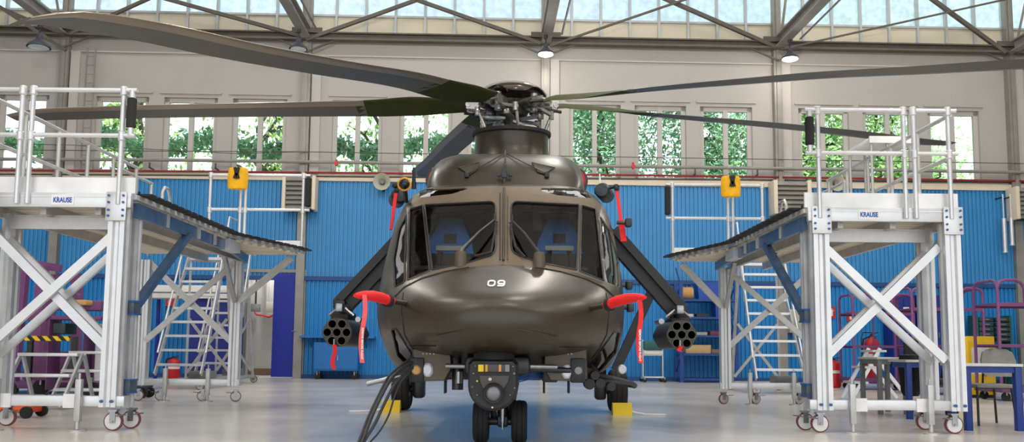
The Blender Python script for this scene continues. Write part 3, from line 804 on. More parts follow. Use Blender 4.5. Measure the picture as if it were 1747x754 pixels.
# rotor head
m = MB(); Mh = Matrix.Translation(HUB)
m.lathe([(.13, -.55), (.13, -.12), (.2, -.1), (.24, -.02), (.24, .10), (.16, .14), (.14, .2)], Mh, 24); mast = m.build('rotor_mast', 'hub_dark', heli)
m = MB(); m.lathe([(.14, -.42), (.30, -.42), (.33, -.38), (.33, -.33), (.22, -.30), (.16, -.24)], Mh, 30); m.build('swashplate', 'hub_silver', mast)
AZ = {'a': -27.5, 'b': 47, 'c': 103, 'e': 197, 'd': -90}
dome = MB()
def rimang(a):      # scalloped lower rim: lobes hang between the blades
    best = min(abs((math.degrees(a) - z + 180) % 360 - 180) for z in AZ.values())
    return math.radians(70 + 26 * (.5 - .5 * math.cos(min(1, best / 30) * PI)))
N = 100
def shell(k_, rev):
    out = []
    for i in range(13):
        rg = []
        for k in range(N):
            a = 2 * PI * k / N; ps = max(.02, rimang(a) * i / 12)
            r = .485 * math.sin(min(ps, PI / 2)) * k_; z = .155 + .205 * k_ * math.cos(ps)
            rg.append(HUB + V((r * math.sin(a), -r * math.cos(a), z)))
        out.append(rg)
    return out[::-1] if rev else out
dome.loft(shell(1, False) + shell(.95, True)); dome.build('hub_cap', 'cap_paint', heli, angle=60)
BL = {
 'a': [(850, 168), (780, 158), (700, 138), (560, 115), (400, 86), (270, 58), (190, 44), (115, 30), (60, 32), (0, 42), (-70, 60)],
 'b': [(945, 168), (1000, 165), (1100, 153), (1300, 136), (1400, 128), (1560, 120), (1747, 109), (1900, 104)],
 'c': [(962, 182), (1050, 189), (1110, 195), (1316, 213), (1460, 228), (1560, 241), (1652, 257)],
 'd': [(800, 181), (700, 182), (640, 185), (500, 187), (240, 191), (60, 196), (0, 198), (-40, 200)],
 'e': [(848, 192), (820, 208), (795, 228), (770, 250), (752, 268)]}
LAB = {'a': 'rotor blade sweeping forward to the upper left corner', 'b': 'rotor blade rising to the right edge', 'c': 'rotor blade reaching back over the right dock', 'd': 'rotor blade reaching left behind the left dock railing', 'e': 'rotor blade drooping behind the mast fairing'}
hubw = HM @ HUB
for key, az in AZ.items():
    a = math.radians(az); dw = V((math.sin(a), -math.cos(a), 0)); nn = V((math.cos(a), math.sin(a), 0))
    rz_ = []
    for px_, py_ in BL[key]:
        r_ = ray(px_, py_); t = (hubw - EYE).dot(nn) / r_.dot(nn); q = EYE + r_ * t
        rz_.append(((q - hubw).dot(dw), q.z - hubw.z))
    rz_ = sorted(x for x in rz_ if .15 < x[0] < 7.2)
    R = [x[0] for x in rz_]; Z = [x[1] for x in rz_]
    if key == 'e':
        k = (Z[-1] - Z[0]) / (R[-1] - R[0]); R.append(6.9); Z.append(Z[-1] + k * (6.9 - R[-2]) * .9)
    def zof(r):
        if r <= R[0]: return Z[0] * max(0, r) / R[0]
        if r >= R[-1]: return Z[-1] + (r - R[-1]) * (Z[-1] - Z[-2]) / (R[-1] - R[-2])
        return pchip(R, Z, r)
    dl = HI.to_3x3() @ dw; nl = HI.to_3x3() @ nn
    sec = [(-.5, 0.0), (-.3, .035), (0, .058), (.25, .066), (.4, .05), (.48, .022), (.5, 0), (.48, -.018), (.4, -.032), (.25, -.038), (0, -.032), (-.3, -.016)]
    def sect(r, part):
        ch = pchip([.5, .9, 1.4, 2.0, 6.2, 6.55, 6.9], [.24, .32, .44, .46, .46, .42, .26], r)
        th = pchip([.5, .9, 1.6, 2.2, 6.9], [2.2, 1.7, 1.2, 1.0, .8], r)
        sw = pchip([0, 6.2, 6.9], [0, 0, -.10], r)
        bt = math.radians(pchip([.5, 1.2, 2.2, 6.9], [25, 21, 11, 3], r))
        out = []
        for x, z in sec:
            X, Zz = x * ch, z * ch * th
            out.append(HUB + dl * r + nl * (X * math.cos(bt) - Zz * math.sin(bt) + sw) + V((0, 0, zof(r) + X * math.sin(bt) + Zz * math.cos(bt))))
        return out
    rs = [2.0 + 4.9 * k / 34 for k in range(35)]
    m = MB(); m.loft([sect(r, 0) for r in rs]); bo = m.build('rotor_blade', 'blade_grey', heli, angle=50); bo['label'] = LAB[key]
    m = MB(); m.loft([sect(.62 + 1.5 * k / 12, 1) for k in range(13)]); m.build('blade_cuff', 'blade_cuff', bo, angle=50)
    # abrasion strip on the leading edge
    m = MB(); rg = []
    for r in rs:
        s12 = sect(r, 0); c = s12[3].lerp(s12[9], .5); rg.append([c + (s12[i] - c) * 1.04 + (s12[i] - HUB - dl * r) * 0 for i in (4, 5, 6, 7, 8, 9)] )
    pts = [p for q in rg for p in q]; n5 = 6
    m._faces(pts, [(i * n5 + k, i * n5 + k + 1, (i + 1) * n5 + k + 1, (i + 1) * n5 + k) for i in range(len(rg) - 1) for k in range(n5 - 1)]); m.build('edge_strip', 'blade_edge', bo, angle=50, recalc=True)
    # grip, lead-lag damper, pitch link
    def hl(r, s, z): return HUB + dl * r + nl * s + V((0, 0, z))
    z0 = zof(.6)
    m = MB(); zz = z0
    for s in (-.085, .085): m.bar(hl(.26, s, .02), hl(.62, s * .9, zz), .02, .11, up=(0, 0, 1))
    m.bar(hl(.28, 0, .09), hl(.50, 0, zz + .075), .12, .018); m.bar(hl(.28, 0, -.05), hl(.50, 0, zz - .075), .12, .018)
    m.tube(hl(.60, -.1, zz), hl(.60, .1, zz), .035); m.tube(hl(.40, 0, -.1), hl(.40, 0, .14), .05)
    m.bar(hl(.42, .08, -.04), hl(.46, .30, -.1), .05, .04); m.tube(hl(.46, .29, -.16), hl(.46, .29, -.05), .035)
    g_ = m.build('blade_grip', 'hub_silver', bo)
    m = MB(); m.tube(hl(.22, -.20, .0), hl(.50, -.19, -.02), .055); m.tube(hl(.5, -.19, -.02), hl(.66, -.12, -.02), .022); m.sphere(hl(.22, -.20, 0), .06, n=10); m.tube(hl(.24, -.20, 0), hl(.3, -.2, 0), .062)
    m.build('damper', 'hub_dark', bo)
    m = MB(); m.tube(hl(.33, .27, -.38), hl(.45, .30, -.10), .017); m.sphere(hl(.33, .27, -.38), .032, n=8); m.sphere(hl(.45, .3, -.1), .034, n=8); m.tube(hl(.36, .277, -.31), hl(.42, .292, -.17), .022)
    m.build('pitch_link', 'hub_silver', bo)
    m = MB(); m.bar(hl(.05, .05, -.14), hl(.40, .12, -.14), .07, .035); m.sphere(hl(.38, .12, -.13), .045, n=8); m.bar(hl(.12, -.1, -.2), hl(.34, .05, -.3), .03, .03); m.build('rotor_arm', 'hub_silver', bo)
# tail
m = MB(); r_ = []
for z, c, y in ((2.2, 1.7, 8.1), (3.0, 1.2, 8.9), (4.0, .8, 9.6), (4.3, .6, 9.8)):
    r_.append([V((.05 * math.cos(a), y + c / 2 * math.sin(a), z)) for a in [2 * PI * k / 14 for k in range(14)]])
m.loft(r_); m.build('tail_fin', 'olive', heli)
m = MB(); m.box((0, 7.6, 2.2), (3.6, .7, .07), bev=.03); m.build('stabilizer', 'olive', heli)
# landing light / sensor boxes under the nose
for s, c, lens, sen in ((-1, 741, (730, 631), (711, 631)), (1, 961, (967, 634), (986, 632))):
    Y = 7.6
    zt, zb_ = hp(c, 603, Y).z, hp(c, 651, Y).z
    xo, xi = hp(704 if s < 0 else 1001, 630, Y).x, hp(772 if s < 0 else 926, 630, Y).x
    m = MB(); prof = [(xo, zt + .1), (xo, zb_ + .03), (xo - s * .04, zb_), (xi + s * .06, zb_ + .01), (xi, zb_ + .12), (xi + s * .02, zt + .1)]
    rg = []
    for y, k in ((Y - 10.03, .93), (Y - 10, 1), (Y - 9.1, 1)):
        cxm = (xo + xi) / 2; czm = (zt + zb_) / 2
        rg.append([V((cxm + (x - cxm) * k, y, czm + (z - czm) * k)) for x, z in prof])
    m.loft(rg); bx = m.build('landing_light_pod', 'olive_box', heli, angle=25)
    p = hp(*lens, Y - .03); m = MB(); w_ = .075
    m.prism([(x * w_, z * w_) for x, z in rounded([(-1, -1), (1, -1), (1, 1), (-1, 1)], .55)], .03, Matrix.Translation(p + V((0, -.01, 0))) @ FACE.inverted()) if False else m.lathe([(.001, -.03), (.032, -.03), (.046, -.015), (.05, .01), (.05, .05)], Matrix.Translation(p) @ Matrix.Rotation(-PI / 2, 4, 'X') @ Matrix.Diagonal((1.05, 1.35, 1, 1)) @ Matrix.Rotation(PI / 8, 4, 'Z'), 8, caps=True)
    m.build('landing_light', 'light_lens', bx)
    p = hp(*sen, Y - .03); m = MB(); m.box(p, (.125, .06, .21), bev=.012)
    for i in range(8):
        a = 2 * PI * i / 8; q = p + V((.052 * (1 if math.cos(a) > .3 else -1 if math.cos(a) < -.3 else 0), -.03, .092 * math.sin(a))); m.box(q, (.014, .015, .014))
    so = m.build('warning_sensor', 'black_plastic', bx)
    m = MB(); m.lathe([(.001, -.05), (.03, -.05), (.042, -.035), (.045, 0)], Matrix.Translation(p) @ Matrix.Rotation(-PI / 2, 4, 'X'), 16); m.build('sensor_lens', 'grey_lens' if s > 0 else 'tan_pad', so)
    m = MB()
    for i in range(4): m.sphere(hp((722 if s < 0 else 957) + i * 6, 603.5, Y - .03), .008, n=6)
    m.build('rivet', 'light_lens', bx)
# belly gear between the boxes
m = MB(); m.box((0, -2.35, .72), (.55, .7, .16), bev=.05); m.box((-.42, -2.2, .70), (.16, .2, .22), bev=.03); m.tube((-.36, -2.3, .68), (-.36, -2.3, .5), .05); m.tube((.25, -2.5, .69), (.62, -2.45, .68), .025); m.box((.45, -2.2, .66), (.14, .16, .18), bev=.02); m.build('belly_mount', 'dark_steel', heli)
for q in (((.24, -2.6, .715), (.5, -2.55, .71), .022), ((-.44, -2.55, .71), (-.26, -2.6, .71), .02), ((-.34, -2.42, .56), (-.34, -2.42, .66), .032)): MB().tube(*q).build('fitting', 'steel', heli)
m = MB()
for k in range(5): m.path([hp(884, 640 + k * 3, 7.5), hp(905, 634 + k * 3, 7.6), hp(925, 636 + k * 2, 7.8)], .006, 5)
m.build('cable', 'clamp_blue', heli)
for px_ in (928, 970, 760): m = MB(); p = hp(px_, 655, 8.3); m.box(p + V((0, 0, -.02)), (.02, .12, .13), bev=.005); m.build('blade_antenna', 'black_plastic', heli)
# camera turret
YT = 7.25; ct = hp(842, 640, YT); k = YT / F
zt, zb_ = hp(842, 613, YT).z, hp(842, 700, YT).z; rt = 42 * k
zc_ = zb_ + rt
m = MB()
prof = []
for i in range(17):
    a = PI + PI * i / 16; prof.append((rt * math.cos(a), zc_ + rt * math.sin(a)))
prof += [(rt, zt - .03), (rt - .03, zt), (-rt + .03, zt), (-rt, zt - .03)]
My = Matrix.Translation((ct.x, ct.y - .10, 0)) @ Matrix(((1, 0, 0, 0), (0, 0, 1, 0), (0, 1, 0, 0), (0, 0, 0, 1)))
rg = []
for d_, kk in ((-.06, .90), (-.02, .985), (.02, 1), (.26, 1), (.36, .8)):
    rg.append([V((ct.x + x * kk, ct.y - .10 + d_, zc_ + .05 + (z - zc_ - .05) * kk)) for x, z in prof])
m.loft(rg); tur = m.build('camera_turret', 'black_plastic', heli, angle=30)
fy = YT - .07 - .10
m = MB(); a, b_ = hp(815, 621, fy - .0), hp(870, 635, fy); m.span((a.x, a.y - .02, b_.z), (b_.x, a.y + .03, a.z), bev=.006); w1 = m.build('sensor_window', 'amber', tur); w1.data.materials[0] = MATS['turret_grey']
for x0, x1, mt in ((816, 825, 'yellow_paint'), (828, 832, 'amber'), (851, 855, 'amber'), (862, 869, 'grey_lens')):
    a, b_ = hp(x0, 622, fy - .025), hp(x1, 634, fy - .025); m = MB(); m.span((a.x, a.y - .006, b_.z), (b_.x, a.y, a.z)); m.build('window_coating', mt, w1)
m = MB()
pl = [(818, 641), (869, 641), (866, 652), (858, 664), (851, 682), (833, 682), (825, 664), (820, 652)]
q = [hp(*p, fy - .02) for p in pl]; m.loft([[v + V((0, .03, 0)) for v in q], q]); m.build('sensor_face', 'turret_grey', tur)
pc = hp(842, 671, fy - .03); R90 = Matrix.Rotation(PI / 2, 4, 'X')
m = MB(); m.lathe([(.085, -.06), (.085, .03), (.075, .04), (.065, .035), (.06, .0)], Matrix.Translation(pc) @ R90, 28, caps=False); ro = m.build('lens_ring', 'black_plastic', tur)
m = MB(); m.lathe([(.001, .018), (.04, .016), (.064, .005)], Matrix.Translation(pc) @ R90, 24, caps=False); m.build('camera_lens', 'grey_lens', ro)
for px_, py_, r_, mt in ((836, 647, .015, 'white_paint'), (840, 695, .009, 'white_paint'), (814, 650, .009, 'yellow_paint'), (808, 637, .008, 'steel'), (877, 637, .012, 'steel'), (875, 625, .008, 'steel'), (806, 660, .007, 'steel'), (878, 662, .007, 'steel'), (814, 674, .007, 'steel'), (870, 674, .007, 'steel'), (811, 624, .007, 'steel')):
    m = MB(); m.sphere(hp(px_, py_, fy - .03), r_, n=8); m.build('bolt', mt, tur)
m = MB(); m.lathe([(.15, 0), (.17, .02), (.17, .06), (.13, .12), (.12, .2)], Matrix.Translation((ct.x, ct.y + .05, zt - .02)), 24); m.build('turret_mount', 'black_rubber', tur)
# landing gear
def wheel(name, c, r, w, parent, mt='black_rubber', hub='dark_steel'):
    m = MB(); Mx = Matrix.Translation(c) @ Matrix.Rotation(PI / 2, 4, 'Y'); h = w / 2
    m.lathe([(r * .56, -h * .8), (r * .8, -h), (r * .93, -h * .85), (r * .985, -h * .6), (r * .99, -h * .36), (r * .965, -h * .33), (r * .965, -h * .27), (r, -h * .24), (r, h * .24), (r * .965, h * .27), (r * .965, h * .33), (r * .99, h * .36), (r * .985, h * .6), (r * .93, h * .85), (r * .8, h), (r * .56, h * .8)], Mx, 36)
    o = m.build(name, mt, parent)
    m = MB(); m.lathe([(r * .2, -h * .9), (r * .5, -h * .7), (r * .57, -h * .82), (r * .57, h * .82), (r * .5, h * .7), (r * .2, h * .9)], Mx, 24); m.build('wheel_hub', hub, o)
    return o
ng = V((0.0, -1.85, 0)); 
ngc = hp(854, 720, 8.15)
rn = .195
m = MB(); m.tube((ngc.x + .02, -1.85, .2), (ngc.x + .02, -1.85, .7), .05); m.tube((ngc.x - .2, -1.85, rn), (ngc.x + .2, -1.85, rn), .035); m.box((ngc.x + .02, -1.85, rn), (.1, .1, .1), bev=.02); m.path([(ngc.x - .12, -1.8, .55), (ngc.x - .06, -1.8, .22)], .03, 8); m.path([(ngc.x + .14, -1.8, .55), (ngc.x + .08, -1.8, .22)], .03, 8); leg = m.build('nose_gear_leg', 'dark_steel', heli)
m = MB(); m.tube((ngc.x + .02, -1.92, .19), (ngc.x + .02, -1.92, .36), .022); m.tube((ngc.x + .02, -1.93, .13), (ngc.x + .02, -1.93, .2), .012); m.build('oleo', 'steel', leg)
for px_ in (821, 886): wheel('nose_wheel', V((hp(px_, 720, 8.15).x, -1.85, rn)), rn, .145, heli)
rm = .30
for s, px_ in ((-1, 686), (1, 1053)):
    x = hp(px_, 690, 12.45).x
    wheel('main_wheel', V((x, 2.45, rm)), rm, .25, heli)
    m = MB(); m.tube((x - s * .26, 2.45, rm), (x, 2.45, rm), .05); m.box((x - s * .24, 2.45, .42), (.16, .22, .5), bev=.04); m.tube((x - s * .22, 2.2, .62), (x - s * .22, 2.45, .34), .045); m.box((x - s * .34, 2.40, .56), (.3, .3, .2), bev=.05); m.build('main_gear_leg', 'dark_steel', heli)
    m = MB(); r_ = []
    for y, hw in ((.9, .05), (1.3, .26), (2.0, .36), (3.0, .36), (3.8, .2), (4.2, .04)):
        r_.append([V((s * (1.06 + hw * math.cos(a)), y, .92 + hw * .75 * math.sin(a))) for a in [2 * PI * k / 20 for k in range(20)]])
    m.loft(r_); m.build('sponson', 'olive', heli, angle=50)
# weapon arms and rocket launchers
for s, root, tip, k0, k1 in ((-1, (690, 408), (584, 522), (638, 474), (674, 592)), (1, (1040, 398), (1158, 532), (1116, 488), (1050, 632))):
    Ya = 9.75
    a, t, q0, q1 = hp(*root, Ya), hp(*tip, Ya), hp(*k0, Ya), hp(*k1, Ya)
    m = MB(); m.bar(a, t, .22, .16, up=(0, 1, 0)); m.bar(a + V((0, -.12, .035)), t + V((0, -.12, .035)), .03, .05, up=(0, 1, 0)); m.box(t + V((0, 0, -.02)), (.13, .34, .16), bev=.03)
    m.box(t + V((-s * .02, 0, -.12)), (.20, .42, .10), bev=.02); m.box(t + V((s * .05, -.12, .02)), (.05, .06, .10), bev=.01); arm = m.build('weapon_arm', 'black_plastic', heli)
    m = MB(); m.bar(q0, q1, .10, .07, up=(0, 1, 0)); m.build('arm_strut', 'black_plastic', arm)
    fc = hp(575 if s < 0 else 1163, 567 if s < 0 else 571, 9.25); rp = 27 * 9.2 / F
    m = MB(); m.path([fc + V((-.13, .2, rp + .02)), fc + V((-.07, .2, rp + .07)), fc + V((0, .2, rp + .13)), fc + V((.07, .2, rp + .07)), fc + V((.13, .2, rp + .02))], .018, 6); m.box(fc + V((0, .35, rp + .10)), (.08, .6, .09), bev=.015); m.tube(fc + V((-s * .18, .2, rp - .02)), fc + V((-s * .18, .5, rp - .02)), .03); m.build('ejector_rack', 'steel', arm)
    hexo = [(rp * 1.0 * math.cos(PI / 12 + 2 * PI * i / 12) , rp * math.sin(PI / 12 + 2 * PI * i / 12)) for i in range(12)]
    m = MB(); L = 1.0; Mz = Matrix.Translation(fc) @ Matrix(((1, 0, 0, 0), (0, 0, 1, 0), (0, 1, 0, 0), (0, 0, 0, 1)))
    hx = [(rp * math.cos(2 * PI * i / 6) * 1.04, rp * math.sin(2 * PI * i / 6) * 1.04) for i in range(6)]; hx = rounded(hx, rp * .32)
    n = len(hx)
    # front face with seven bores: shell, and a ring of plate between bores
    outer = [Mz @ V((x, y, .0)) for x, y in hx]; back = [Mz @ V((x, y, L)) for x, y in hx]
    m._faces(outer + back, [(i, (i + 1) % n, n + (i + 1) % n, n + i) for i in range(n)] + [tuple(n + i for i in range(n))])
    spots = [(0, 0)] + [(rp * .615 * math.cos(2 * PI * i / 6), rp * .615 * math.sin(2 * PI * i / 6)) for i in range(6)]
    es = []
    for loop in [hx] + [[(x + rp * .25 * math.cos(2 * PI * i / 18), y + rp * .25 * math.sin(2 * PI * i / 18)) for i in range(18)] for x, y in spots]:
        vs = [m.bm.verts.new(Mz @ V((x, y, 0))) for x, y in loop]
        es += [m.bm.edges.new((vs[i], vs[(i + 1) % len(vs)])) for i in range(len(vs))]
    bmesh.ops.triangle_fill(m.bm, use_beauty=True, use_dissolve=False, edges=es)
    bmesh.ops.remove_doubles(m.bm, verts=m.bm.verts[:], dist=.0005)
    rl = m.build('rocket_launcher', 'olive_dark', heli, angle=30); rl.data.materials[0] = MATS['olive_dark']
    for x, y in spots:
        m = MB(); m.lathe([(rp * .25, .02), (rp * .25, -.012), (rp * .295, -.012), (rp * .295, .0)], Mz @ Matrix.Translation((x, y, 0)), 18, caps=False)
        o = m.build('launch_tube', 'olive_box', rl)
        m = MB(); m.lathe([(.001, .5), (rp * .25, .5), (rp * .252, .0)], Mz @ Matrix.Translation((x, y, 0)), 18, caps=False); m.build('bore', 'bore_black', rl)
# side fittings: mirrors, floodlight, handles
m = MB(); p = hp(690, 314, 8.6); m.sphere(p, .055, n=14); m.tube(p, hp(693, 345, 8.7), .022); m.build('wire_horn', 'black_gloss', heli)
m = MB(); m.lathe([(.055, -.01), (.072, 0), (.055, .012)], Matrix.Translation(p) @ R90, 20, caps=False); m.build('amber_ring', 'amber', heli)
for s, c, r_ in ((-1, (680, 336), .09), (1, (1030, 328), .085)):
    p = hp(*c, 9.3); m = MB(); m.lathe([(.001, -.16), (r_ * .8, -.15), (r_, -.1), (r_, .2), (r_ * .6, .26), (.001, .27)], Matrix.Translation(p) @ Matrix.Rotation(-PI / 2, 4, 'X') @ Matrix.Rotation(.25 * s, 4, 'Y'), 20); m.build('search_light', 'dark_steel', heli)
    q = hp(674 if s < 0 else 1051, 316 if s < 0 else 319, 9.2); m = MB(); m.sphere(q, .035, n=10); m.path([q, (q + p) / 2 + V((0, 0, .02)), p], .016, 6); m.build('search_light_bracket', 'black_plastic', heli)
m = MB(); m.path([hp(706, 322, 9.6), hp(706, 286, 9.6)], [.028, .012], 8); m.build('whip_antenna', 'black_plastic', heli)
m = MB(); m.path([hp(1024, 320, 9.8), hp(1023, 296, 9.8)], [.02, .006], 8); m.build('whip_antenna', 'white_paint', heli)
for s, pts in ((-1, [(661, 483), (658, 499), (660, 545)]), (1, [(1073, 487), (1075, 525), (1072, 380)])):
    for px_, py_ in pts:
        p = hp(px_, py_, 8.9); m = MB(); m.box(p, (.07, .10, .09), bev=.02); m.tube(p, p + V((-s * .12, 0, 0)), .02); m.build('hinge', 'dark_steel', heli)
for s, px_, py_ in ((1, 1061, 630),):
    p = hp(px_, py_, 8.9); m = MB(); m.lathe([(.001, -.03), (.035, -.03), (.048, -.01), (.045, .04)], Matrix.Translation(p) @ Matrix.Rotation(-PI / 2, 4, 'X'), 16); o = m.build('position_light', 'light_lens', heli)
# ---- covers, chocks and cables: things of their own
def streamer(root, p, L, w=.05, lean=0, seg=8, back=0):
    m = MB(); fr = []; bk = []
    for i in range(seg + 1):
        t = i / seg; c = V(p) + V((lean * t * t + .012 * math.sin(t * 7), back * t, -L * t)); fr.append((c + V((-w / 2, 0, 0)), c + V((w / 2, 0, 0))))
    for i in range(seg):
        a, b_ = fr[i]; d_, c = fr[i + 1]; q = [a, b_, c, d_]; th = V((0, .004, 0))
        m._faces(q + [x + th for x in q], [(0, 1, 2, 3), (7, 6, 5, 4), (0, 4, 5, 1), (1, 5, 6, 2), (2, 6, 7, 3), (3, 7, 4, 0)])
    o = m.build('streamer', 'pink_ribbon' if L > .5 else 'red_fabric', root)
    if L > .3:
        t = text_mesh('REMOVE BEFORE FLIGHT', w * .62, Matrix.Translation(V(p) + V((lean * .5, -.004 + back * .7, -L * .72))) @ FACE @ Matrix.Rotation(-PI / 2, 4, 'Z'), 'lettering', 'white_paint', o)
    return o
for s, a, t, hang, L, strap in ((-1, (668, 514), (605, 504), (623, 503), 117, (671, 515)), (1, (1034, 521), (1101, 507), (1090, 512), 108, (1036, 520))):
    Yb, Yt = 6.98, 6.62
    lab = 'left' if s < 0 else 'right'
    p, q = hp(*a, Yb), hp(*t, Yt)
    root = thing('pitot_cover', 'red pitot tube sleeve with hanging ribbon on the %s side of the nose' % lab, 'cover', HM @ p, -.0172, 'red pitot covers on the nose')
    q = q - p; k = 6.6 / F
    m = MB(); n_ = 10; pts = [q * (i / n_) + V((0, 0, .018 * math.sin(PI * i / n_))) for i in range(n_ + 1)]
    m.path(pts, [.042, .044, .041, .045, .042, .044, .04, .037, .033, .026, .014], 12); m.build('sleeve', 'red_fabric', root)
    m = MB(); d = q.normalized(); m.tube(d * .02, d * .06, .052, n=16); m.build('strap', 'black_rubber', root)
    m = MB(); m.tube(-d * .25, d * .05, .022); m.build('probe_fairing', 'olive', heli).matrix_local = Matrix.Translation(p)
    h = hp(*hang, 6.68) - p
    streamer(root, h + V((0, -.04, 0)), L * k, .035, -.01 if s < 0 else .0, 9)
for s, a, L in ((-1, (570, 588), .26), (1, (1160, 590), .06)):
    p = hp(*a, 9.2); root = thing('safety_pin', 'red ribbon hanging under the %s rocket launcher' % ('left' if s < 0 else 'right'), 'ribbon', HM @ p, -.0172, 'red safety ribbons under the rocket launchers')
    MB().tube((0, 0, .06), (0, 0, 0), .012).build('pin', 'steel', root); streamer(root, V((0, 0, 0)), L, .045, .0, 6)
for s, a, b_ in ((-1, (676, 326), (667, 392)), (1, (1052, 322), (1064, 412))):
    p, q = hp(*a, 9.1), hp(*b_, 8.95)
    root = thing('cover_strap', 'red strap tied down the %s edge of the cockpit' % ('left' if s < 0 else 'right'), 'strap', HM @ p, -.0172, 'red tie straps beside the cockpit roof')
    d = q - p; m = MB(); m.bar((0, 0, 0), d * .6, .035, .012, up=(0, 1, 0)); m.bar(d * .6, d, .06 if s > 0 else .03, .02, up=(0, 1, 0)); m.build('webbing', 'red_fabric', root); m = MB(); m.sphere((0, 0, 0), .03, n=8); m.build('knot', 'black_rubber', root)
for s, x0, x1, y0, y1, Y in ((-1, 653, 683, 683, 700, 12.0), (1, 1045, 1077, 687, 706, 11.85)):
    p = at((x0 + x1) / 2, y1, Y); w_ = (x1 - x0) * 12 / F
    root = thing('wheel_chock', 'yellow wheel chock in front of the %s main wheel' % ('left' if s < 0 else 'right'), 'wheel chock', (p.x, p.y, 0), 0, 'yellow wheel chocks')
    m = MB(); m.prism([(-.10, 0), (.10, 0), (.06, .15), (-.06, .15)] if False else [(-.09, 0), (.09, 0), (.045, .16), (-.045, .16)], w_, Matrix.Translation((-w_ / 2, 0, 0)) @ Matrix(((0, 0, 1, 0), (1, 0, 0, 0), (0, 1, 0, 0), (0, 0, 0, 1)))); m.build('body', 'yellow_paint', root)
    m = MB(); m.path([(s * w_ / 2, 0, .05), (s * (w_ / 2 + .08), 0, .03), (s * (w_ / 2 + .2), .02, .012), (s * (w_ / 2 + .45), -.05, .012)], .012, 6); m.build('rope', 'white_paint', root)
# ground cables from the left sensor box, coil at the right
for i, (pts, r, lab) in enumerate((
    ([(712, 614, 7.6), (690, 625, 7.5), (668, 645, 7.4), (648, 680, 7.3), (632, 715, 7.2), (620, 745, 7.1), (600, 790, 7.0)], .016, 'thickest grey hose falling from the left sensor box to the floor'),
    ([(716, 620, 7.6), (696, 634, 7.5), (676, 652, 7.4), (655, 690, 7.3), (640, 722, 7.2), (622, 752, 7.1), (606, 800, 6.9)], .013, 'middle grey hose in the bundle falling from the left sensor box'),
    ([(716, 628, 7.62), (700, 636, 7.6), (684, 652, 7.6), (672, 680, 7.55), (664, 706, 7.5), (648, 735, 7.4), (630, 756, 7.3)], .008, 'thin grey cable nearest the left main wheel, hanging to the floor'),
    ([(708, 608, 7.6), (688, 620, 7.52), (664, 641, 7.45), (646, 674, 7.34), (627, 714, 7.2), (612, 752, 7.05), (596, 800, 6.9)], .011, 'outermost grey hose of the bundle left of the nose'))):
    P = [at(*p) for p in pts]
    for p in P: p.z = max(p.z, r)
    m = MB(); dense = []
    L = [0]
    for j in range(len(P) - 1): L.append(L[-1] + (P[j + 1] - P[j]).length)
    for j in range(40): dense.append(V([pchip(L, [q[c] for q in P], L[-1] * j / 39) for c in range(3)]))
    tag(m.path(dense, r, 8).build('hose', 'hose'), lab, 'hose', 'grey hoses left of the nose')
m = MB(); p0 = hp(1040, 650, 8.6); pts = []
for j in range(64):
    a = j / 63 * 2 * PI * 2.2; pts.append(p0 + V((.24 * math.cos(a) * (1 + .06 * math.sin(a * .7)), .15 * math.sin(a), .02 * math.sin(a * 1.3) + .02 * j / 63 - .05 * math.cos(a))))
m.path(pts, .022, 8); o = m.build('coiled_cable', 'hose'); o.matrix_world = HM; tag(o, 'coil of dark grey cable hanging under the right side of the nose', 'cable')
m = MB(); p = hp(1005, 655, 8.2)
for dx, dz, r_ in ((0, 0, .05), (.10, .01, .045), (.20, -.02, .04), (.05, .08, .04)): m.tube(p + V((dx, -.08, dz)), p + V((dx, .12, dz)), r_)
m.path([hp(1000, 632, 8.1), hp(1001, 648, 8.1)], .012, 6); m.build('connector_cluster', 'black_plastic', heli)
m = MB(); p = hp(688, 638, 8.0)
for dx, dz, r_ in ((0, 0, .05), (.07, .03, .05), (-.06, -.04, .04)): m.tube(p + V((dx, -.12, dz)), p + V((dx, .12, dz)), r_)
m.build('connector_cluster', 'black_plastic', heli)
m = MB(); m.tube(hp(626, 655, 7.9), hp(684, 641, 7.9), .022); m.box(hp(650, 650, 8.1), (.2, .3, .03), rz=.2); m.build('open_hatch', 'steel', heli)
# ------------------------------------------------------------------ maintenance docks (local: x outwards from the helicopter, y back, z up)
def caster(parent, p, r, s, mt='wheel_white', yaw=0):
    M = Matrix.Translation(V(p)) @ Matrix.Rotation(yaw, 4, 'Z')
    m = MB(); m.box((0, 0, r * 2.15), (r * .9, r * .9, .02)); m.box((0, -.036, r * 1.5), (r * .6, .008, r * 1.3)); m.box((0, .036, r * 1.5), (r * .6, .008, r * 1.3)); m.tube((0, -.05, r), (0, .05, r), .012)
    m.bar((s * r * .5, -.03, r * 1.6), (s * r * 1.5, -.10, r * 1.75), .05, .012)
    bmesh.ops.transform(m.bm, matrix=M, verts=m.bm.verts[:]); f = m.build('caster_fork', 'steel', parent)
    Mx = M @ Matrix.Translation((0, 0, r)) @ Matrix.Rotation(PI / 2, 4, 'X')
    m = MB(); m.lathe([(r * .84, -.022), (r, -.018), (r, .018), (r * .84, .022)], Mx, 28); w = m.build('caster_tread', 'wheel_tread', f)
    m = MB(); m.lathe([(.001, -.03), (r * .22, -.03), (r * .25, -.024), (r * .8, -.027), (r * .86, -.025), (r * .86, .025), (r * .8, .027), (r * .25, .024), (r * .22, .03), (.001, .03)], Mx, 24, caps=False); m.build('caster_wheel', mt, f)
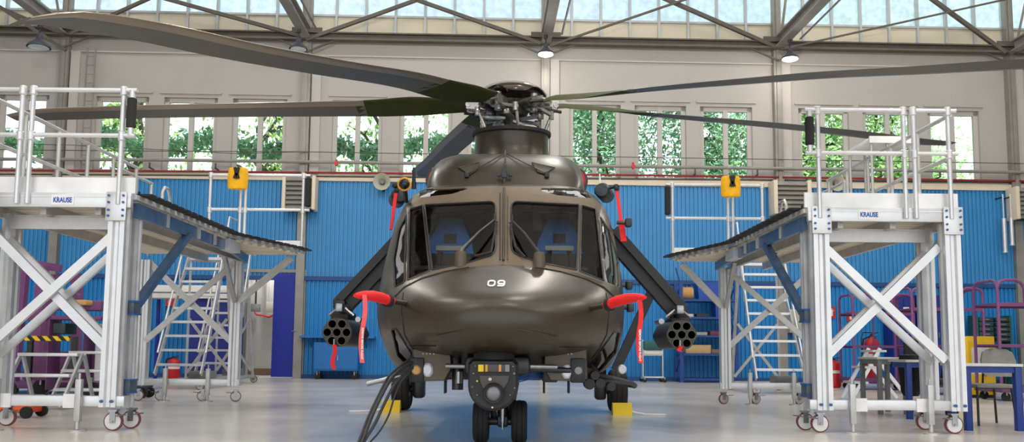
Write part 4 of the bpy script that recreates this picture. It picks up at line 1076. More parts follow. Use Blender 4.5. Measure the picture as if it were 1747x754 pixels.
def make_dock(X0, Y0, s, label, r0, r1, cx):
    D = 5.15; ZD = 2.43; ZB = .30
    root = thing('maintenance_dock', label, 'work platform', (X0, Y0, 0), 0, 'aluminium maintenance docks')
    P = lambda x, y, z: V((s * x, y, z))
    def B(m, lo, hi, bev=0): return m.span(P(*lo), P(*hi), bev)
    # extruded columns, front pair, second pair, rear pair
    def column(x, y, w, z0, z1, mt='alu'):
        a = w / 2; g = w * .12; q = w * .10
        prof = []
        for k in range(4):
            for u, v in ((-a, -a), (-q - g, -a), (-q, -a + g), (q, -a + g), (q + g, -a)):
                c, sn = math.cos(k * PI / 2), math.sin(k * PI / 2); prof.append((u * c - v * sn, u * sn + v * c))
        m = MB(); m.prism(prof, z1 - z0, Matrix.Translation(P(x, y, z0))); return m.build('column', mt, root, angle=15)
    WF = 1.64
    column(.14, .0, .17, ZB - .06, 2.28); column(WF - .07, .0, .17, ZB - .06, 2.28)
    column(.09, .24, .12, .22, 2.28); column(WF - .13, .45, .15, .22, 2.28)
    column(r0, D - .05, .16, ZB - .05, 2.26); column(r1, D - .05, .16, ZB - .05, 2.26)
    # joint plates with bolts
    for x in (.14, WF - .07):
        m = MB(); m.box(P(x, -.105, 2.29), (.21, .02, .30), bev=.004); pl = m.build('joint_plate', 'alu', root)
        m = MB()
        for i in (-1, 1):
            for z in (2.19, 2.25, 2.33, 2.40): m.tube(P(x + i * .075, -.112, z), P(x + i * .075, -.128, z), .013, n=8)
        m.build('bolts', 'clamp_blue', pl)
        m = MB()
        for i in (-1, 1): m.tube(P(x + i * .05, -.09, ZB), P(x + i * .05, -.115, ZB), .016, n=8)
        m.build('bolts', 'clamp_blue', root)
    # blue clamps on the inner column pair
    for z in (1.26, .44):
        m = MB(); B(m, (.01, .13, z - .07), (.17, .31, z + .07), .006); m.tube(P(.09, .16, z), P(.09, .11, z), .012); c = m.build('clamp', 'clamp_grey', root)
        m = MB(); B(m, (.005, .125, z + .055), (.175, .315, z + .075)); m.build('clamp_edge', 'clamp_blue', c); m = MB(); B(m, (.005, .125, z - .075), (.175, .315, z - .055)); m.build('clamp_edge', 'clamp_blue', c)
    # base beams, stabilising jacks and wheels
    m = MB(); B(m, (-.02, -.06, ZB - .055), (WF + .02, .06, ZB + .05), .006); m.build('base_beam', 'alu', root)
    m = MB(); B(m, (r0 - .1, D - .11, ZB - .05), (r1 + .1, D + .01, ZB + .05), .006); m.build('base_beam', 'alu', root)
    for x in (.09, WF - .12): m = MB(); B(m, (x - .035, .06, ZB - .04), (x + .035, .5 if x > 1 else .30, ZB + .04)); m.build('base_beam', 'alu_dull', root)
    for x, y in ((.42, -.0), (1.25, -.0), (r0 + .38, D - .05), (r1 - .42, D - .05)):
        m = MB(); B(m, (x - .03, y - .13, ZB - .2), (x + .03, y - .07, ZB + .22), .004); m.tube(P(x, y - .1, .02), P(x, y - .1, .3), .022); m.tube(P(x, y - .1, 0), P(x, y - .1, .015), .085, n=20); m.tube(P(x, y - .1, ZB + .22), P(x, y - .1, ZB + .28), .012); m.build('stabilizer_jack', 'alu_dull', root)
    for x in (.50, 1.17): m = MB(); B(m, (x - .05, -.075, ZB - .07), (x + .09, -.06, ZB + .07)); m.build('clamp_plate', 'alu_sheet', root)
    for x, y in ((.10, .0), (WF - .10, .0), (.03, .26), (WF - .2, .45)): caster(root, P(x, y, 0), .095, -s)
    for x, y in ((r0 - .04, D - .05), (r1 + .04, D - .05), (r0 + .5, D - .02), (r1 - .3, D + .0)): caster(root, P(x, y, 0), .085, s, 'alu_dull', yaw=.3)
    # cross braces
    def brace(m, p, q, off): m.bar(P(p[0], p[1] + off, p[2]), P(q[0], q[1] + off, q[2]), .055, .11, up=(0, 1, 0))
    for i, (p, q) in enumerate((((.17, -.02, 2.02), (WF - .17, -.02, .78)), ((WF - .17, .04, 2.02), (.17, .04, .78)))):
        m = MB(); m.bar(P(*p), P(*q), .09, .045, up=(0, 1, 0)); m.build('cross_brace', 'alu', root)
        m = MB(); p2, q2 = (p[0], p[1] + .30, p[2] - .03), (q[0], q[1] + .30, q[2] - .03); m.bar(P(*p2), P(*q2), .08, .045, up=(0, 1, 0)); m.build('cross_brace', 'alu', root)
    for p, q in (((r0 + .06, D - .12, 2.2), (r1 - .06, D - .12, .95)), ((r1 - .06, D - .06, 2.2), (r0 + .06, D - .06, .95))):
        m = MB(); m.bar(P(*p), P(*q), .09, .045, up=(0, 1, 0)); m.build('cross_brace', 'alu_dull', root)
    # knee braces
    m = MB(); m.bar(P(.03, 1.6, 2.22), P(.06, .32, 1.30), .07, .09, up=(1, 0, 0)); m.build('knee_brace', 'navy_plate', root)
    m = MB(); m.bar(P(-.40, D - .2, 2.30), P(r0 - .05, D - .12, 1.60), .10, .07, up=(0, 1, 0)); m.build('knee_brace', 'alu_dull', root)
    m = MB(); m.bar(P(r0 - .04, D - .9, 2.28), P(r0, D - .16, 1.6), .07, .06, up=(1, 0, 0)); m.build('knee_brace', 'alu_dull', root)
    m = MB(); m.bar(P(WF, .1, 2.25), P(WF - .12, .75, 1.75), .06, .06, up=(1, 0, 0)); m.build('knee_brace', 'alu_dull', root)
    # deck: planks on a frame, inner edge with sliding lips
    inner = [(-.02, .0), (-.02, 3.1), (-.53, 4.75), (-.55, D)]
    m = MB(); poly = [P(x, y, ZD - .05) for x, y in inner] + [P(1.98, D, ZD - .05), P(1.98, D - 1.2, ZD - .05), (P(WF, D - 1.3, ZD - .05)), P(WF, 0, ZD - .05)]
    poly = [(p.x, p.y) for p in poly]; m.prism(poly, .05, Matrix.Translation((0, 0, ZD - .05))); m.build('deck', 'alu_sheet', root)
    m = MB()
    k = 0; y = .12
    while y < D - .25:
        xi = .02 if y < 3.0 else max(-.50, .02 - (y - 3.0) * .32)
        xo = WF - .03 if y < D - 1.3 else 1.95
        B(m, (xi, y, ZD - .085), (xo, y + .19, ZD - .052)); y += .21
    m.build('deck_planks', 'deck_wood', root)
    for x in (.42, 1.0): m = MB(); B(m, (x - .03, .1, ZD - .20), (x + .03, D - .1, ZD - .086)); m.build('deck_joist', 'alu_dull', root)
    for lo, hi in (((.6, 1.4, ZD - .16), (.78, 1.5, ZD - .09)), ((.5, 3.0, ZD - .16), (.6, 3.25, ZD - .09))): B(MB(), lo, hi).build('deck_bracket', 'dark_steel', root)
    m = MB(); B(m, (-.0, -.09, ZD - .15), (WF + .0, -.03, ZD), .005); B(m, (0, -.095, ZD - .045), (WF, -.09, ZD - .035)); m.build('fascia_beam', 'alu', root)
    m = MB(); B(m, (.2, .28, ZD - .33), (WF - .2, .34, ZD - .20)); B(m, (.18, .26, ZD - .20), (WF - .2, .36, ZD - .185)); m.build('cross_beam', 'alu_dull', root)
    m = MB(); B(m, (WF - .06, 0, ZD - .2), (WF, D - 1.3, ZD - .05)); m.build('side_beam', 'alu_dull', root)
    m = MB(); m.bar(P(.02, .08, ZD - .15), P(.06, 3.2, ZD - .15), .05, .15); m.build('inner_beam', 'navy_plate', root)
    m = MB(); m.bar(P(.06, 3.2, ZD - .15), P(r0 - .14, D - .1, ZD - .15), .05, .13); m.build('inner_beam', 'navy_plate', root)
    for y in (.9, 1.9, 2.5): m = MB(); B(m, (-.015, y - .02, ZD - .22), (.02, y + .02, ZD - .07)); m.build('beam_stiffener', 'alu_dull', root)
    m = MB(); B(m, (.1, 3.0, ZD - .23), (-.04, 3.45, ZD - .07)); m.build('beam_cover', 'alu', root)
    # sliding lips along the inner edge
    def along(t):
        L = [0]
        for i in range(3): L.append(L[-1] + math.hypot(inner[i + 1][0] - inner[i][0], inner[i + 1][1] - inner[i][1]))
        d = t * L[-1]; i = max(k for k in range(3) if L[k] <= d + 1e-9); f = (d - L[i]) / (L[i + 1] - L[i])
        return inner[i][0] + (inner[i + 1][0] - inner[i][0]) * f, inner[i][1] + (inner[i + 1][1] - inner[i][1]) * f
    for k in range(26):
        a, b_ = along(k / 26 + .004), along((k + 1) / 26 - .004)
        m = MB(); m.bar(P(a[0] - .04, a[1] + .06, ZD + .012), P(b_[0] - .04, b_[1] + .03, ZD + .012), .17, .022); m.tube(P((a[0] + b_[0]) / 2 + .02, (a[1] + b_[1]) / 2, ZD + .02), P((a[0] + b_[0]) / 2 + .02, (a[1] + b_[1]) / 2, ZD + .05), .014, n=6); m.build('sliding_lip', 'black_rubber', root)
    # toe boards
    m = MB(); B(m, (-.02, -.045, ZD + .005), (WF + .02, -.015, ZD + .17)); m.build('toe_board', 'alu_sheet', root)
    m = MB(); B(m, (-.53, D - .03, ZD + .01), (.62, D, ZD + .17)); m.build('toe_board', 'alu_sheet', root)
    m = MB(); B(m, (WF - .0, 0, ZD + .005), (WF + .03, D - 1.3, ZD + .14)); m.build('toe_board', 'alu_sheet', root)
    # guard rails
    RZ, MZ, r = ZD + 1.08, ZD + .60, .024
    def rail(posts, y, name='guard_rail', x_over=.0, base=ZD - .12, mt='alu'):
        g = MB().tube(P(posts[0], y, RZ), P(posts[-1] + x_over, y, RZ), r, n=12).build(name, mt, root)
        MB().tube(P(posts[0], y, MZ), P(posts[-1] + x_over, y, MZ), r, n=12).build('mid_rail', mt, g)
        for x in posts:
            m = MB(); m.tube(P(x, y, base), P(x, y, RZ + .025), r * 1.05, n=12)
            for z in (RZ, MZ): m.lathe([(r * 1.1, -.06), (r * 1.55, -.05), (r * 1.55, .03), (r * 1.2, .04)], Matrix.Translation(P(x, y, z)), 12)
            m.build('rail_post', mt, g)
        return g
    rail([.12, 1.06], -.11); rail([1.17, WF - .09], -.11, x_over=.09)
    for z, e_ in ((RZ, -.1), (MZ, .1)): m = MB(); m.tube(P(.12, -.11, z), P(-.02, -.11, z), r); m.tube(P(.03, -.11, z), P(.03, -.11, z + e_), r * 1.3); m.build('rail_stub', 'alu', root)
    m = MB(); m.lathe([(.03, MZ + .08), (.048, MZ + .09), (.048, RZ - .09), (.03, RZ - .08)], Matrix.Translation(P(.03, -.11, 0)), 18); m.build('foam_bumper', 'black_rubber', root)
    RZ, MZ = ZD + 1.24, ZD + .67; rail([-.52, .42, .50, 1.0], D - .06, base=ZD)
    for z in (RZ, MZ): MB().tube(P(-.52, D - .06, z), P(-.63, D - .06, z), r).build('rail_stub', 'alu', root)
    m = MB(); m.lathe([(.03, MZ + .05), (.05, MZ + .07), (.05, RZ - .05), (.03, RZ - .03)], Matrix.Translation(P(-.60, D - .06, 0)), 18); m.build('foam_bumper', 'black_rubber', root)
    RZ, MZ = ZD + 1.08, ZD + .60
    # long side rail on the outer edge
    g = MB().tube(P(WF + .02, .05, RZ), P(WF + .02, D - 1.3, RZ), r).build('side_rail', 'alu_dull', root)
    MB().tube(P(WF + .02, .05, MZ), P(WF + .02, D - 1.3, MZ), r).build('mid_rail', 'alu_dull', g)
    for k in range(6):
        m = MB(); m.tube(P(WF + .02, .1 + k * (D - 1.45) / 5, ZD - .1), P(WF + .02, .1 + k * (D - 1.45) / 5, RZ), r); m.build('rail_post', 'alu_dull', g)
    g = MB().tube(P(1.95, D - 1.25, RZ), P(1.95, D - .08, RZ), r).build('side_rail', 'alu_dull', root)
    MB().tube(P(1.95, D - 1.25, MZ), P(1.95, D - .08, MZ), r).build('mid_rail', 'alu_dull', g)
    for k in range(3):
        m = MB(); m.tube(P(1.95, D - 1.22 + k * .56, ZD - .1), P(1.95, D - 1.22 + k * .56, RZ), r); m.build('rail_post', 'alu_dull', g)
    # hoop handles
    for x, y in ((.06, .85), (.62 + .2, D - .25)):
        m = MB(); m.path([P(x, y, ZD), P(x, y, ZD + .18), P(x, y + .06, ZD + .25), P(x, y + .16, ZD + .25), P(x, y + .22, ZD + .16), P(x, y + .26, ZD)], .018, 8); m.build('hoop_handle', 'alu_dull', root)
    # maker's plate on the fascia
    m = MB(); m.box(P(cx, -.094, ZD - .075), (.23, .008, .105)); pl = m.build('name_plate', 'white_paint', root)
    text_mesh('KRAUSE', .066, Matrix.Translation(P(cx, -.1, ZD - .08)) @ FACE @ Matrix.Diagonal((.82, 1.1, 1, 1)), 'lettering', 'text_blue', pl)
    return root
make_dock(-3.94, 9.0, -1, 'aluminium wheeled work platform along the left side of the helicopter', .50, 1.98, .70)
make_dock(3.22, 9.5, 1, 'aluminium wheeled work platform along the right side of the helicopter', .34, 1.86, .66)
# raised step plate standing on the right dock
p0, p1 = at(1483, 236, 11.2), at(1563, 236, 11.2)
t = thing('raised_step', 'raised aluminium step plate behind the top railing of the right dock', 'step', ((p0.x + p1.x) / 2, 11.6, 2.432)); hz_ = p0.z - 2.432; w = (p1.x - p0.x) / 2
m = MB(); m.span((-w, -.4, hz_ - .05), (w, .4, hz_ + .01), .006); m.span((-w, -.41, hz_ - .06), (w, -.39, hz_ + .03)); m.build('plate', 'alu_sheet', t)
for x in (-w + .04, -.06):
    for y in (-.36, .36): MB().tube((x, y, 0), (x, y, hz_ - .04), .018).build('leg', 'alu_dull', t)
# yellow bags tied to the rear rails
for (x0, x1, y0, y1), Y, lab in (((393, 428, 290, 325), 14.0, 'yellow bag tied with black straps to the rear rail of the left dock'), ((1227, 1259, 304, 338), 14.45, 'yellow bag tied with a black strap to the rear rail of the right dock')):
    a, b_ = at(x0, y1, Y), at(x1, y0, Y); w, h = b_.x - a.x, b_.z - a.z
    t = thing('tool_bag', lab, 'bag', (a.x, Y - .14, a.z), 0, 'yellow bags on the rear rails')
    m = MB(); m.loft([[V((w * (.5 + k * .5 * math.cos(q) * (1.05 if abs(math.cos(q)) > .5 else 1)), .09 * k * math.sin(q), z * h)) for q in [2 * PI * i / 14 for i in range(14)]] for z, k in ((0, .86), (.1, .96), (.5, 1), (.85, .94), (.97, .9), (1.0, .8))]); m.build('body', 'yellow_fabric', t)
    m = MB()
    for dx in (.42, .62): m.bar((w * dx, -.10, h * .45), (w * (1.04 - dx), -.10, h * .98), .05, .012, up=(0, 1, 0))
    m.box((w * .52, -.10, h * .78), (w * .24, .05, h * .2), bev=.02); m.build('strap', 'black_rubber', t)
# ------------------------------------------------------------------ things on the back wall (wall frame)
def wthing(name, label, cat, px, py, d, group=None, floor=False):
    p = wl(px, py, d)
    if floor: p.z = 0
    t = thing(name, label, cat, (0, 0, 0), 0, group); t.matrix_world = WM @ Matrix.Translation(p)
    k = (WM @ p - EYE).dot(_f) / F
    return t, k
for x0, x1, y0, y1, lab in ((482, 538, 300, 357, 'louvred unit heater on the wall above the doorway'), (1319, 1384, 308, 365, 'louvred unit heater on the wall left of the right dock railing'), (1731, 1795, 319, 374, 'louvred unit heater cut by the right edge')):
    t, k = wthing('unit_heater', lab, 'heater', (x0 + x1) / 2, (y0 + y1) / 2, .62, 'wall heaters'); w, h = (x1 - x0) * k / 2, (y1 - y0) * k / 2
    m = MB(); m.span((-w * .8, .1, -h), (w * .8, .45, h)); c = m.build('housing', 'heater_dark', t)
    for s in (-1, 1): m = MB(); m.span((s * w * .8, -.08, -h * 1.02), (s * w, .45, h * 1.02), .01); m.build('side_panel', 'cream', t)
    for i in range(7):
        m = MB(); z = h * (-.84 + i * .28); m.box((0, .0, z), (w * 1.58, .16, .03), rx=.9); m.build('louvre', 'pipe_grey', t)
    for s in (-1, 1): m = MB(); m.span((s * w * .6 - .03, .45, h * .5), (s * w * .6 + .03, .62, h * .5 + .06)); m.build('bracket', 'dark_steel', t)
for px_, py_, lab in ((652, 311, 'grey horn loudspeaker on the wall left of the helicopter'), (1426, 313, 'grey horn loudspeaker behind the right dock railing')):
    t, k = wthing('horn_speaker', lab, 'loudspeaker', px_, py_, .45, 'horn loudspeakers'); R = Matrix.Rotation(PI / 2, 4, 'X')
    m = MB(); m.lathe([(.05, -.28), (.06, -.12), (.10, -.04), (.17, .04), (.245, .10), (.255, .11), (.25, .115), (.16, .05), (.09, -.03), (.05, -.1)], R, 28, caps=False); m.build('horn', 'grey_panel', t)
    m = MB(); m.lathe([(.001, .06), (.05, .05), (.06, .0), (.05, -.1)], R, 18, caps=False); m.build('phase_plug', 'grey_paint', t)
    m = MB(); m.tube((0, .15, 0), (0, .4, 0), .08); m.span((-.03, .3, -.2), (.03, .44, 0)); m.build('driver', 'dark_steel', t)
def run(name, pxs, d, r, mt, label, cat='pipe', group=None, n=8):
    m = MB(); P = [ww(x, y, d) for x, y in pxs]; m.path(P, r, n); o = m.build(name, mt); tag(o, label, cat, group); return o
run('pipe', [(-60, 271), (300, 273), (873, 281), (1500, 290), (1810, 295)], .34, .05, 'pipe_grey', 'long grey pipe crossing in front of the windows')
run('pipe', [(-60, 290), (300, 292), (700, 296), (1100, 299), (1500, 305), (1810, 310)], .22, .032, 'pipe_red', 'long red pipe just under the windows')
run('pipe', [(-60, 297), (300, 299), (873, 304), (1500, 309), (1810, 312)], .13, .03, 'wire_dark', 'thin dark pipe along the cream ledge above the blue cladding')
run('wire', [(-60, 255), (300, 258), (520, 259), (873, 265), (1330, 272), (1810, 280)], .30, .012, 'wire_dark', 'thin wire stretched across the windows above the grey pipe', 'wire')
run('wire', [(-60, 245), (115, 247), (400, 262), (521, 259)], .32, .010, 'wire_dark', 'thin sagging wire across the left windows', 'wire')
for i, px_ in enumerate((200, 258, 370, 455, 620, 760, 1184, 1290, 1500, 1600)):
    t, k = wthing('pipe_bracket', 'small dark bracket under the long grey pipe', 'bracket', px_, 285 + px_ * .012, .2, 'pipe brackets under the windows')
    m = MB(); m.span((-.02, -.16, .0), (.02, .2, .03)); m.span((-.02, -.16, 0), (.02, -.12, .16)); m.build('arm', 'wire_dark', t)
t, k = wthing('valve', 'small red valve on the grey pipe left of the engine cowling', 'valve', 574, 279, .36); m = MB(); m.tube((0, -.06, 0), (0, .03, 0), .06); m.tube((0, 0, -.08), (0, 0, .12), .03); m.build('body', 'red_paint', t)
t, k = wthing('valve', 'small red valve on the grey pipe right of the rotor mast', 'valve', 1080, 284, .36); m = MB(); m.tube((0, -.06, 0), (0, .03, 0), .06); m.tube((0, 0, -.08), (0, 0, .12), .03); m.build('body', 'red_paint', t)
# caged wall ladder
t, k = wthing('wall_ladder', 'narrow steel ladder fixed to the wall beside the left column', 'ladder', 150, 190, .25); zt, zb_ = (190 - 78) * k, -(290 - 190) * k
m = MB()
for x in (-.12, .12): m.bar((x, 0, zb_), (x, 0, zt), .04, .03); 
o = m.build('stile', 'pipe_grey', t)
z = zb_ + .15
while z < zt: MB().tube((-.12, 0, z), (.12, 0, z), .013, n=6).build('rung', 'pipe_grey', o); z += .27
# passage: electrical boxes and conduits
t, k = wthing('electrical_box', 'grey electrical box on the passage wall under two conduits', 'electrical box', 436, 525, -2.3, 'passage electrical boxes'); m = MB(); m.box((0, 0, 0), (15 * k, .14, 13 * k), bev=.01); m.build('box', 'grey_paint', t); m = MB(); m.tube((.0, 0, .1), (.0, 0, 1.3), .03); m.build('conduit', 'dark_steel', t)
t, k = wthing('electrical_box', 'larger grey electrical box nearest the open blue door', 'electrical box', 462, 524, -2.3, 'passage electrical boxes'); m = MB(); m.box((0, 0, 0), (14 * k, .16, 17 * k), bev=.01); m.build('box', 'grey_panel', t); m = MB(); m.tube((-.12, 0, .1), (-.12, 0, 1.3), .05); m.build('conduit', 'alu_dull', t)
m = MB(); m.path([wl(434, 532, -2.2), wl(438, 537, -2.2), wl(450, 538, -2.2), wl(458, 541, -2.2), wl(468, 537, -2.2)], .03, 8); o = onwall(m.build('cable', 'red_paint')); tag(o, 'red cable sagging under the electrical boxes in the passage', 'cable')
# wall signs
for x0, x1, y0, y1, lab in ((1445, 1459, 532, 548, 'red fire extinguisher sign above the large extinguisher'), (1414, 1425, 523, 543, 'red fire sign beside the right dock leg'), (283, 297, 508, 522, 'small red fire sign seen through the left rolling stairs')):
    t, k = wthing('fire_sign', lab, 'sign', (x0 + x1) / 2, (y0 + y1) / 2, .12, 'red fire signs'); w, h = (x1 - x0) * k, (y1 - y0) * k
    m = MB(); m.box((0, 0, 0), (w, .012, h)); p = m.build('panel', 'red_paint', t)
    m = MB(); m.box((w * -.05, -.01, -.02), (w * .3, .006, h * .5), bev=.002); m.box((w * -.05, -.01, h * .28), (w * .12, .006, h * .12)); m.bar((w * .0, -.01, h * .3), (w * .28, -.01, h * .1), .02, .006); m.build('pictogram', 'white_paint', p)
# grey panel, post, tubes
t, k = wthing('wall_cabinet', 'beige grey cabinet on the wall behind the right rolling stairs', 'cabinet', 1361, 548, .3); m = MB(); m.box((0, 0, 0), (34 * k, .3, 40 * k), bev=.015); m.build('body', 'grey_panel', t); m = MB(); m.box((10 * k, -.16, 4 * k), (.03, .03, .12)); m.build('handle', 'steel', t)
for px_, y1, lab in ((1715, 428, 'longer white tube light hanging in front of the blue wall at far right'), (1727, 416, 'shorter white tube light hanging in front of the blue wall at far right')):
    t, k = wthing('tube_lamp', lab, 'lamp', px_, y1, .4, 'hanging tubes at far right'); m = MB(); m.tube((0, 0, 0), (0, 0, (y1 - 372) * k), .06); m.tube((0, 0, (y1 - 372) * k), (0, 0, (y1 - 330) * k), .02); m.tube((0, 0, -.05), (0, 0, 0), .07); m.build('tube', 'alu', t); m = MB(); m.tube((0, 0, (y1 - 335) * k), (0, .4, (y1 - 335) * k), .02); m.build('bracket', 'dark_steel', t)
# ------------------------------------------------------------------ things on the floor (world frame)
def X(px, Y, py=640): return at(px, py, Y).x
def Z(px, py, Y): return at(px, py, Y).z
def gthing(name, label, cat, px, Y, group=None, rz=0):
    return thing(name, label, cat, (X(px, Y), Y, 0), rz, group)
def small_caster(t, x, y, r=.06):
    m = MB(); m.tube((x, y - .02, r), (x, y + .02, r), r, n=16); w = m.build('caster', 'black_rubber', t)
    m = MB(); m.box((x, y, r * 1.9), (.03, .07, r * 1.2)); m.build('caster_fork', 'steel', w)
# blue tool cabinet under a wall shelf
t, k = wthing('wall_shelf', 'blue shelf board on the wall behind the left rocket launcher', 'shelf', 577, 575, .25); m = MB(); m.box((0, 0, 0), (126 * k, .5, .06)); m.build('board', 'bench_blue', t)
for s in (-.8, .8): m = MB(); m.bar((s, .2, -.3), (s, -.2, -.02), .03, .03); m.build('bracket', 'bench_blue', t)
t, k = wthing('tool_cabinet', 'blue wheeled cabinet under the shelf left of the helicopter', 'cabinet', 575, 630, .45, floor=True); w = 37 * k
m = MB(); m.span((-w, -.3, .24), (w, .3, 62 * k), .01); m.build('body', 'bench_blue', t)
m = MB(); m.span((-w * .96, -.315, .3), (-.01, -.3, 59 * k)); m.build('door', 'bench_blue', t); m = MB(); m.span((.01, -.315, .3), (w * .96, -.3, 59 * k)); m.build('door', 'bench_blue', t)
m = MB(); m.box((w * .1, -.33, 36 * k), (.03, .03, .14)); m.build('handle', 'steel', t)
for s in (-.85, .85): small_caster(t, w * s, -.2, .09); small_caster(t, w * s, .2, .09)
# blue shelving with its goods
t, k = wthing('shelving_rack', 'tall blue shelving rack behind the right rocket launcher', 'shelf', 1200, 640, .75, floor=True)
xl, xr = (1158 - 1200) * k, (1252 - 1200) * k; zs = [Z(1200, y, 25) for y in (646, 603, 572, 541, 511)]; zs[0] = .12
for x in (xl, xr):
    for y in (-.35, .35): m = MB(); m.span((x - .05, y - .03, 0), (x + .05, y + .03, Z(1200, 481, 25))); m.build('upright', 'shelf_blue', t)
    m = MB()
    for i in range(6): m.bar((x, -.3 if i % 2 else .3, .3 + i * .5), (x, .3 if i % 2 else -.3, .8 + i * .5), .03, .03)
    m.build('lattice', 'shelf_blue', t)
for z in zs:
    m = MB(); m.span((xl, -.38, z - .06), (xr, .38, z)); m.build('shelf_board', 'shelf_blue', t)
def goods(name, label, cat, px, z, w, d, h, mt, kind='box', dy=0, group=None):
    p = wl(px, 600, .75 + dy); t = thing(name, label, cat, (0, 0, 0), 0, group); t.matrix_world = WM @ Matrix.Translation((p.x, p.y, z + .002))
    m = MB()
    if kind == 'box':
        m.box((0, 0, h / 2), (w, d, h), bev=.01); b = m.build('body', mt, t); m = MB(); m.box((0, 0, h + .005), (w * 1.02, d * 1.02, .03), bev=.008); m.build('lid', mt, t)
    elif kind == 'roll': m.lathe([(h * .2, -w / 2), (h / 2, -w / 2), (h / 2, w / 2), (h * .2, w / 2)], Matrix.Translation((0, 0, h / 2)) @ Matrix.Rotation(PI / 2, 4, 'Y'), 20); m.build('coil', mt, t)
    elif kind == 'bin':
        m.loft([[V((x * w / 2 * s, y * d / 2 * s, z_)) for x, y in ((-1, -1), (1, -1), (1, 1), (-1, 1))] for z_, s in ((0, .86), (h, 1), (h, .94), (.02, .8))]); m.build('body', mt, t); m = MB(); m.span((-w / 2 - .01, -d / 2 - .01, h - .03), (w / 2 + .01, -d / 2, h)); m.build('rim', mt, t)
goods('hose_roll', 'yellow rolled hose on the top shelf of the blue rack', 'hose', 1172, zs[4], .34, .4, .36, 'tan_pad', 'roll'); MATS['tan_pad']
goods('storage_bin', 'long blue bin on the top shelf of the blue rack', 'bin', 1211, zs[4], .80, .5, .48, 'bin_blue', 'bin')
goods('storage_bin', 'blue bin on the second shelf of the blue rack by its right upright', 'bin', 1226, zs[3], .28, .5, .45, 'bin_blue', 'bin')
goods('storage_box', 'flat white box on the second shelf of the blue rack', 'box', 1174, zs[3], .26, .3, .07, 'white_paint')
goods('storage_box', 'flat dark box on the second shelf of the blue rack', 'box', 1198, zs[3], .36, .3, .08, 'drawer_dark')
goods('storage_box', 'flat grey box on the middle shelf of the blue rack', 'box', 1186, zs[2], .62, .4, .07, 'grey_panel')
goods('storage_box', 'flat rusty red box on the middle shelf of the blue rack', 'box', 1224, zs[2], .5, .4, .10, 'wheel_tread')
goods('carton', 'wide cardboard carton on the low shelf of the blue rack', 'box', 1188, zs[1], .72, .5, .22, 'box_card')
goods('storage_box', 'pale tray on the low shelf of the blue rack right of the carton', 'box', 1228, zs[1], .6, .5, .10, 'wood_base')
# paper-roll cart
t, k = wthing('roll_cart', 'small wheeled stand holding a white roll beside the right rocket launcher', 'cart', 1114, 640, 1.0, floor=True)
for s in (-17, 17):
    m = MB(); m.tube((s * k, 0, .1), (s * k, 0, 72 * k), .025); m.bar((s * k, -.25, .12), (s * k, .25, .12), .05, .05); m.build('side_frame', 'alu', t); small_caster(t, s * k, -.25, .06); small_caster(t, s * k, .25, .06)
m = MB(); m.tube((-17 * k, -.1, .14), (17 * k, -.1, .14), .025); m.build('stretcher', 'alu', t)
m = MB(); m.tube((-16 * k, 0, 50 * k), (16 * k, 0, 50 * k), .09); m.build('roll', 'white_paint', t)
m = MB(); m.span((-17 * k, -.16, 56 * k), (17 * k, .16, 70 * k), .02); m.build('box', 'green_box', t)
# rolling warehouse stairs
def rolling_stairs(px, Y, w, n, lab, lean=1):
    t = thing('rolling_stairs', lab, 'stairs', (X(px, Y), Y, 0), 0, 'aluminium rolling stairs')
    rise, run_ = .30, .17; H = .45 + rise * n
    for s in (-1, 1):
        x = s * w / 2
        m = MB(); m.bar((x, -.15, .30), (x * .86, run_ * n - .1, H), .03, .10); m.build('stringer', 'alu_dull', t)
        m = MB(); m.bar((x * 1.1, run_ * n + .35, .12), (x * .86, run_ * n + .05, H), .05, .05); m.build('rear_leg', 'alu_dull', t)
        m = MB(); m.bar((x * 1.1, -.35, .15), (x * 1.1, run_ * n + .5, .15), .06, .06); m.build('base_rail', 'alu_dull', t)
        m = MB(); m.tube((x * 1.05, .0, .75), (x * .92, run_ * n, H + .95), .022); m.tube((x * .92, run_ * n, H + .95), (x * .92, run_ * n + .5, H + .95), .022); m.build('handrail', 'alu', t)
        for f in (.3, .65, 1): m = MB(); m.tube((x * (1 - .14 * f), run_ * n * f, .4 + (H - .4) * f), (x * (1.05 - .13 * f), run_ * n * f, .75 + (H + .2) * f), .016); m.build('baluster', 'alu_dull', t)
        for y in (-.3, run_ * n + .45): caster(t, (x * 1.1, y, 0), .085, s, 'alu_dull')
    for i in range(n):
        f = i / n; m = MB(); m.box((0, run_ * i, .50 + rise * i), (w * (.98 - .14 * f), .22, .05)); m.build('tread', 'alu', t)
    m = MB(); m.box((0, run_ * n + .22, H), (w * .88, .55, .06)); m.build('platform', 'alu', t)
    m = MB(); m.bar((-w * .5, run_ * n + .3, .3), (w * .45, run_ * n + .12, 1.5), .06, .04, up=(0, 1, 0)); m.bar((w * .5, run_ * n + .32, .3), (-w * .45, run_ * n + .14, 1.5), .06, .04, up=(0, 1, 0)); m.build('rear_brace', 'alu_dull', t)
    for y in (-.3, run_ * n + .45): m = MB(); m.bar((-w * .55, y, .17), (w * .55, y, .17), .08, .06); m.build('cross_beam', 'alu_dull', t)
    m = MB(); m.span((w * .05, .3, .2), (w * .5, .8, .36), .01); m.build('ballast_box', 'grey_paint', t)
rolling_stairs(308, 18.2, .95, 8, 'aluminium rolling stairs behind the rear frame of the left dock')
rolling_stairs(1328, 18.4, 1.0, 8, 'aluminium rolling stairs behind the rear frame of the right dock')
rolling_stairs(368, 20.6, .85, 6, 'lower aluminium stairs beside the passage doorway')
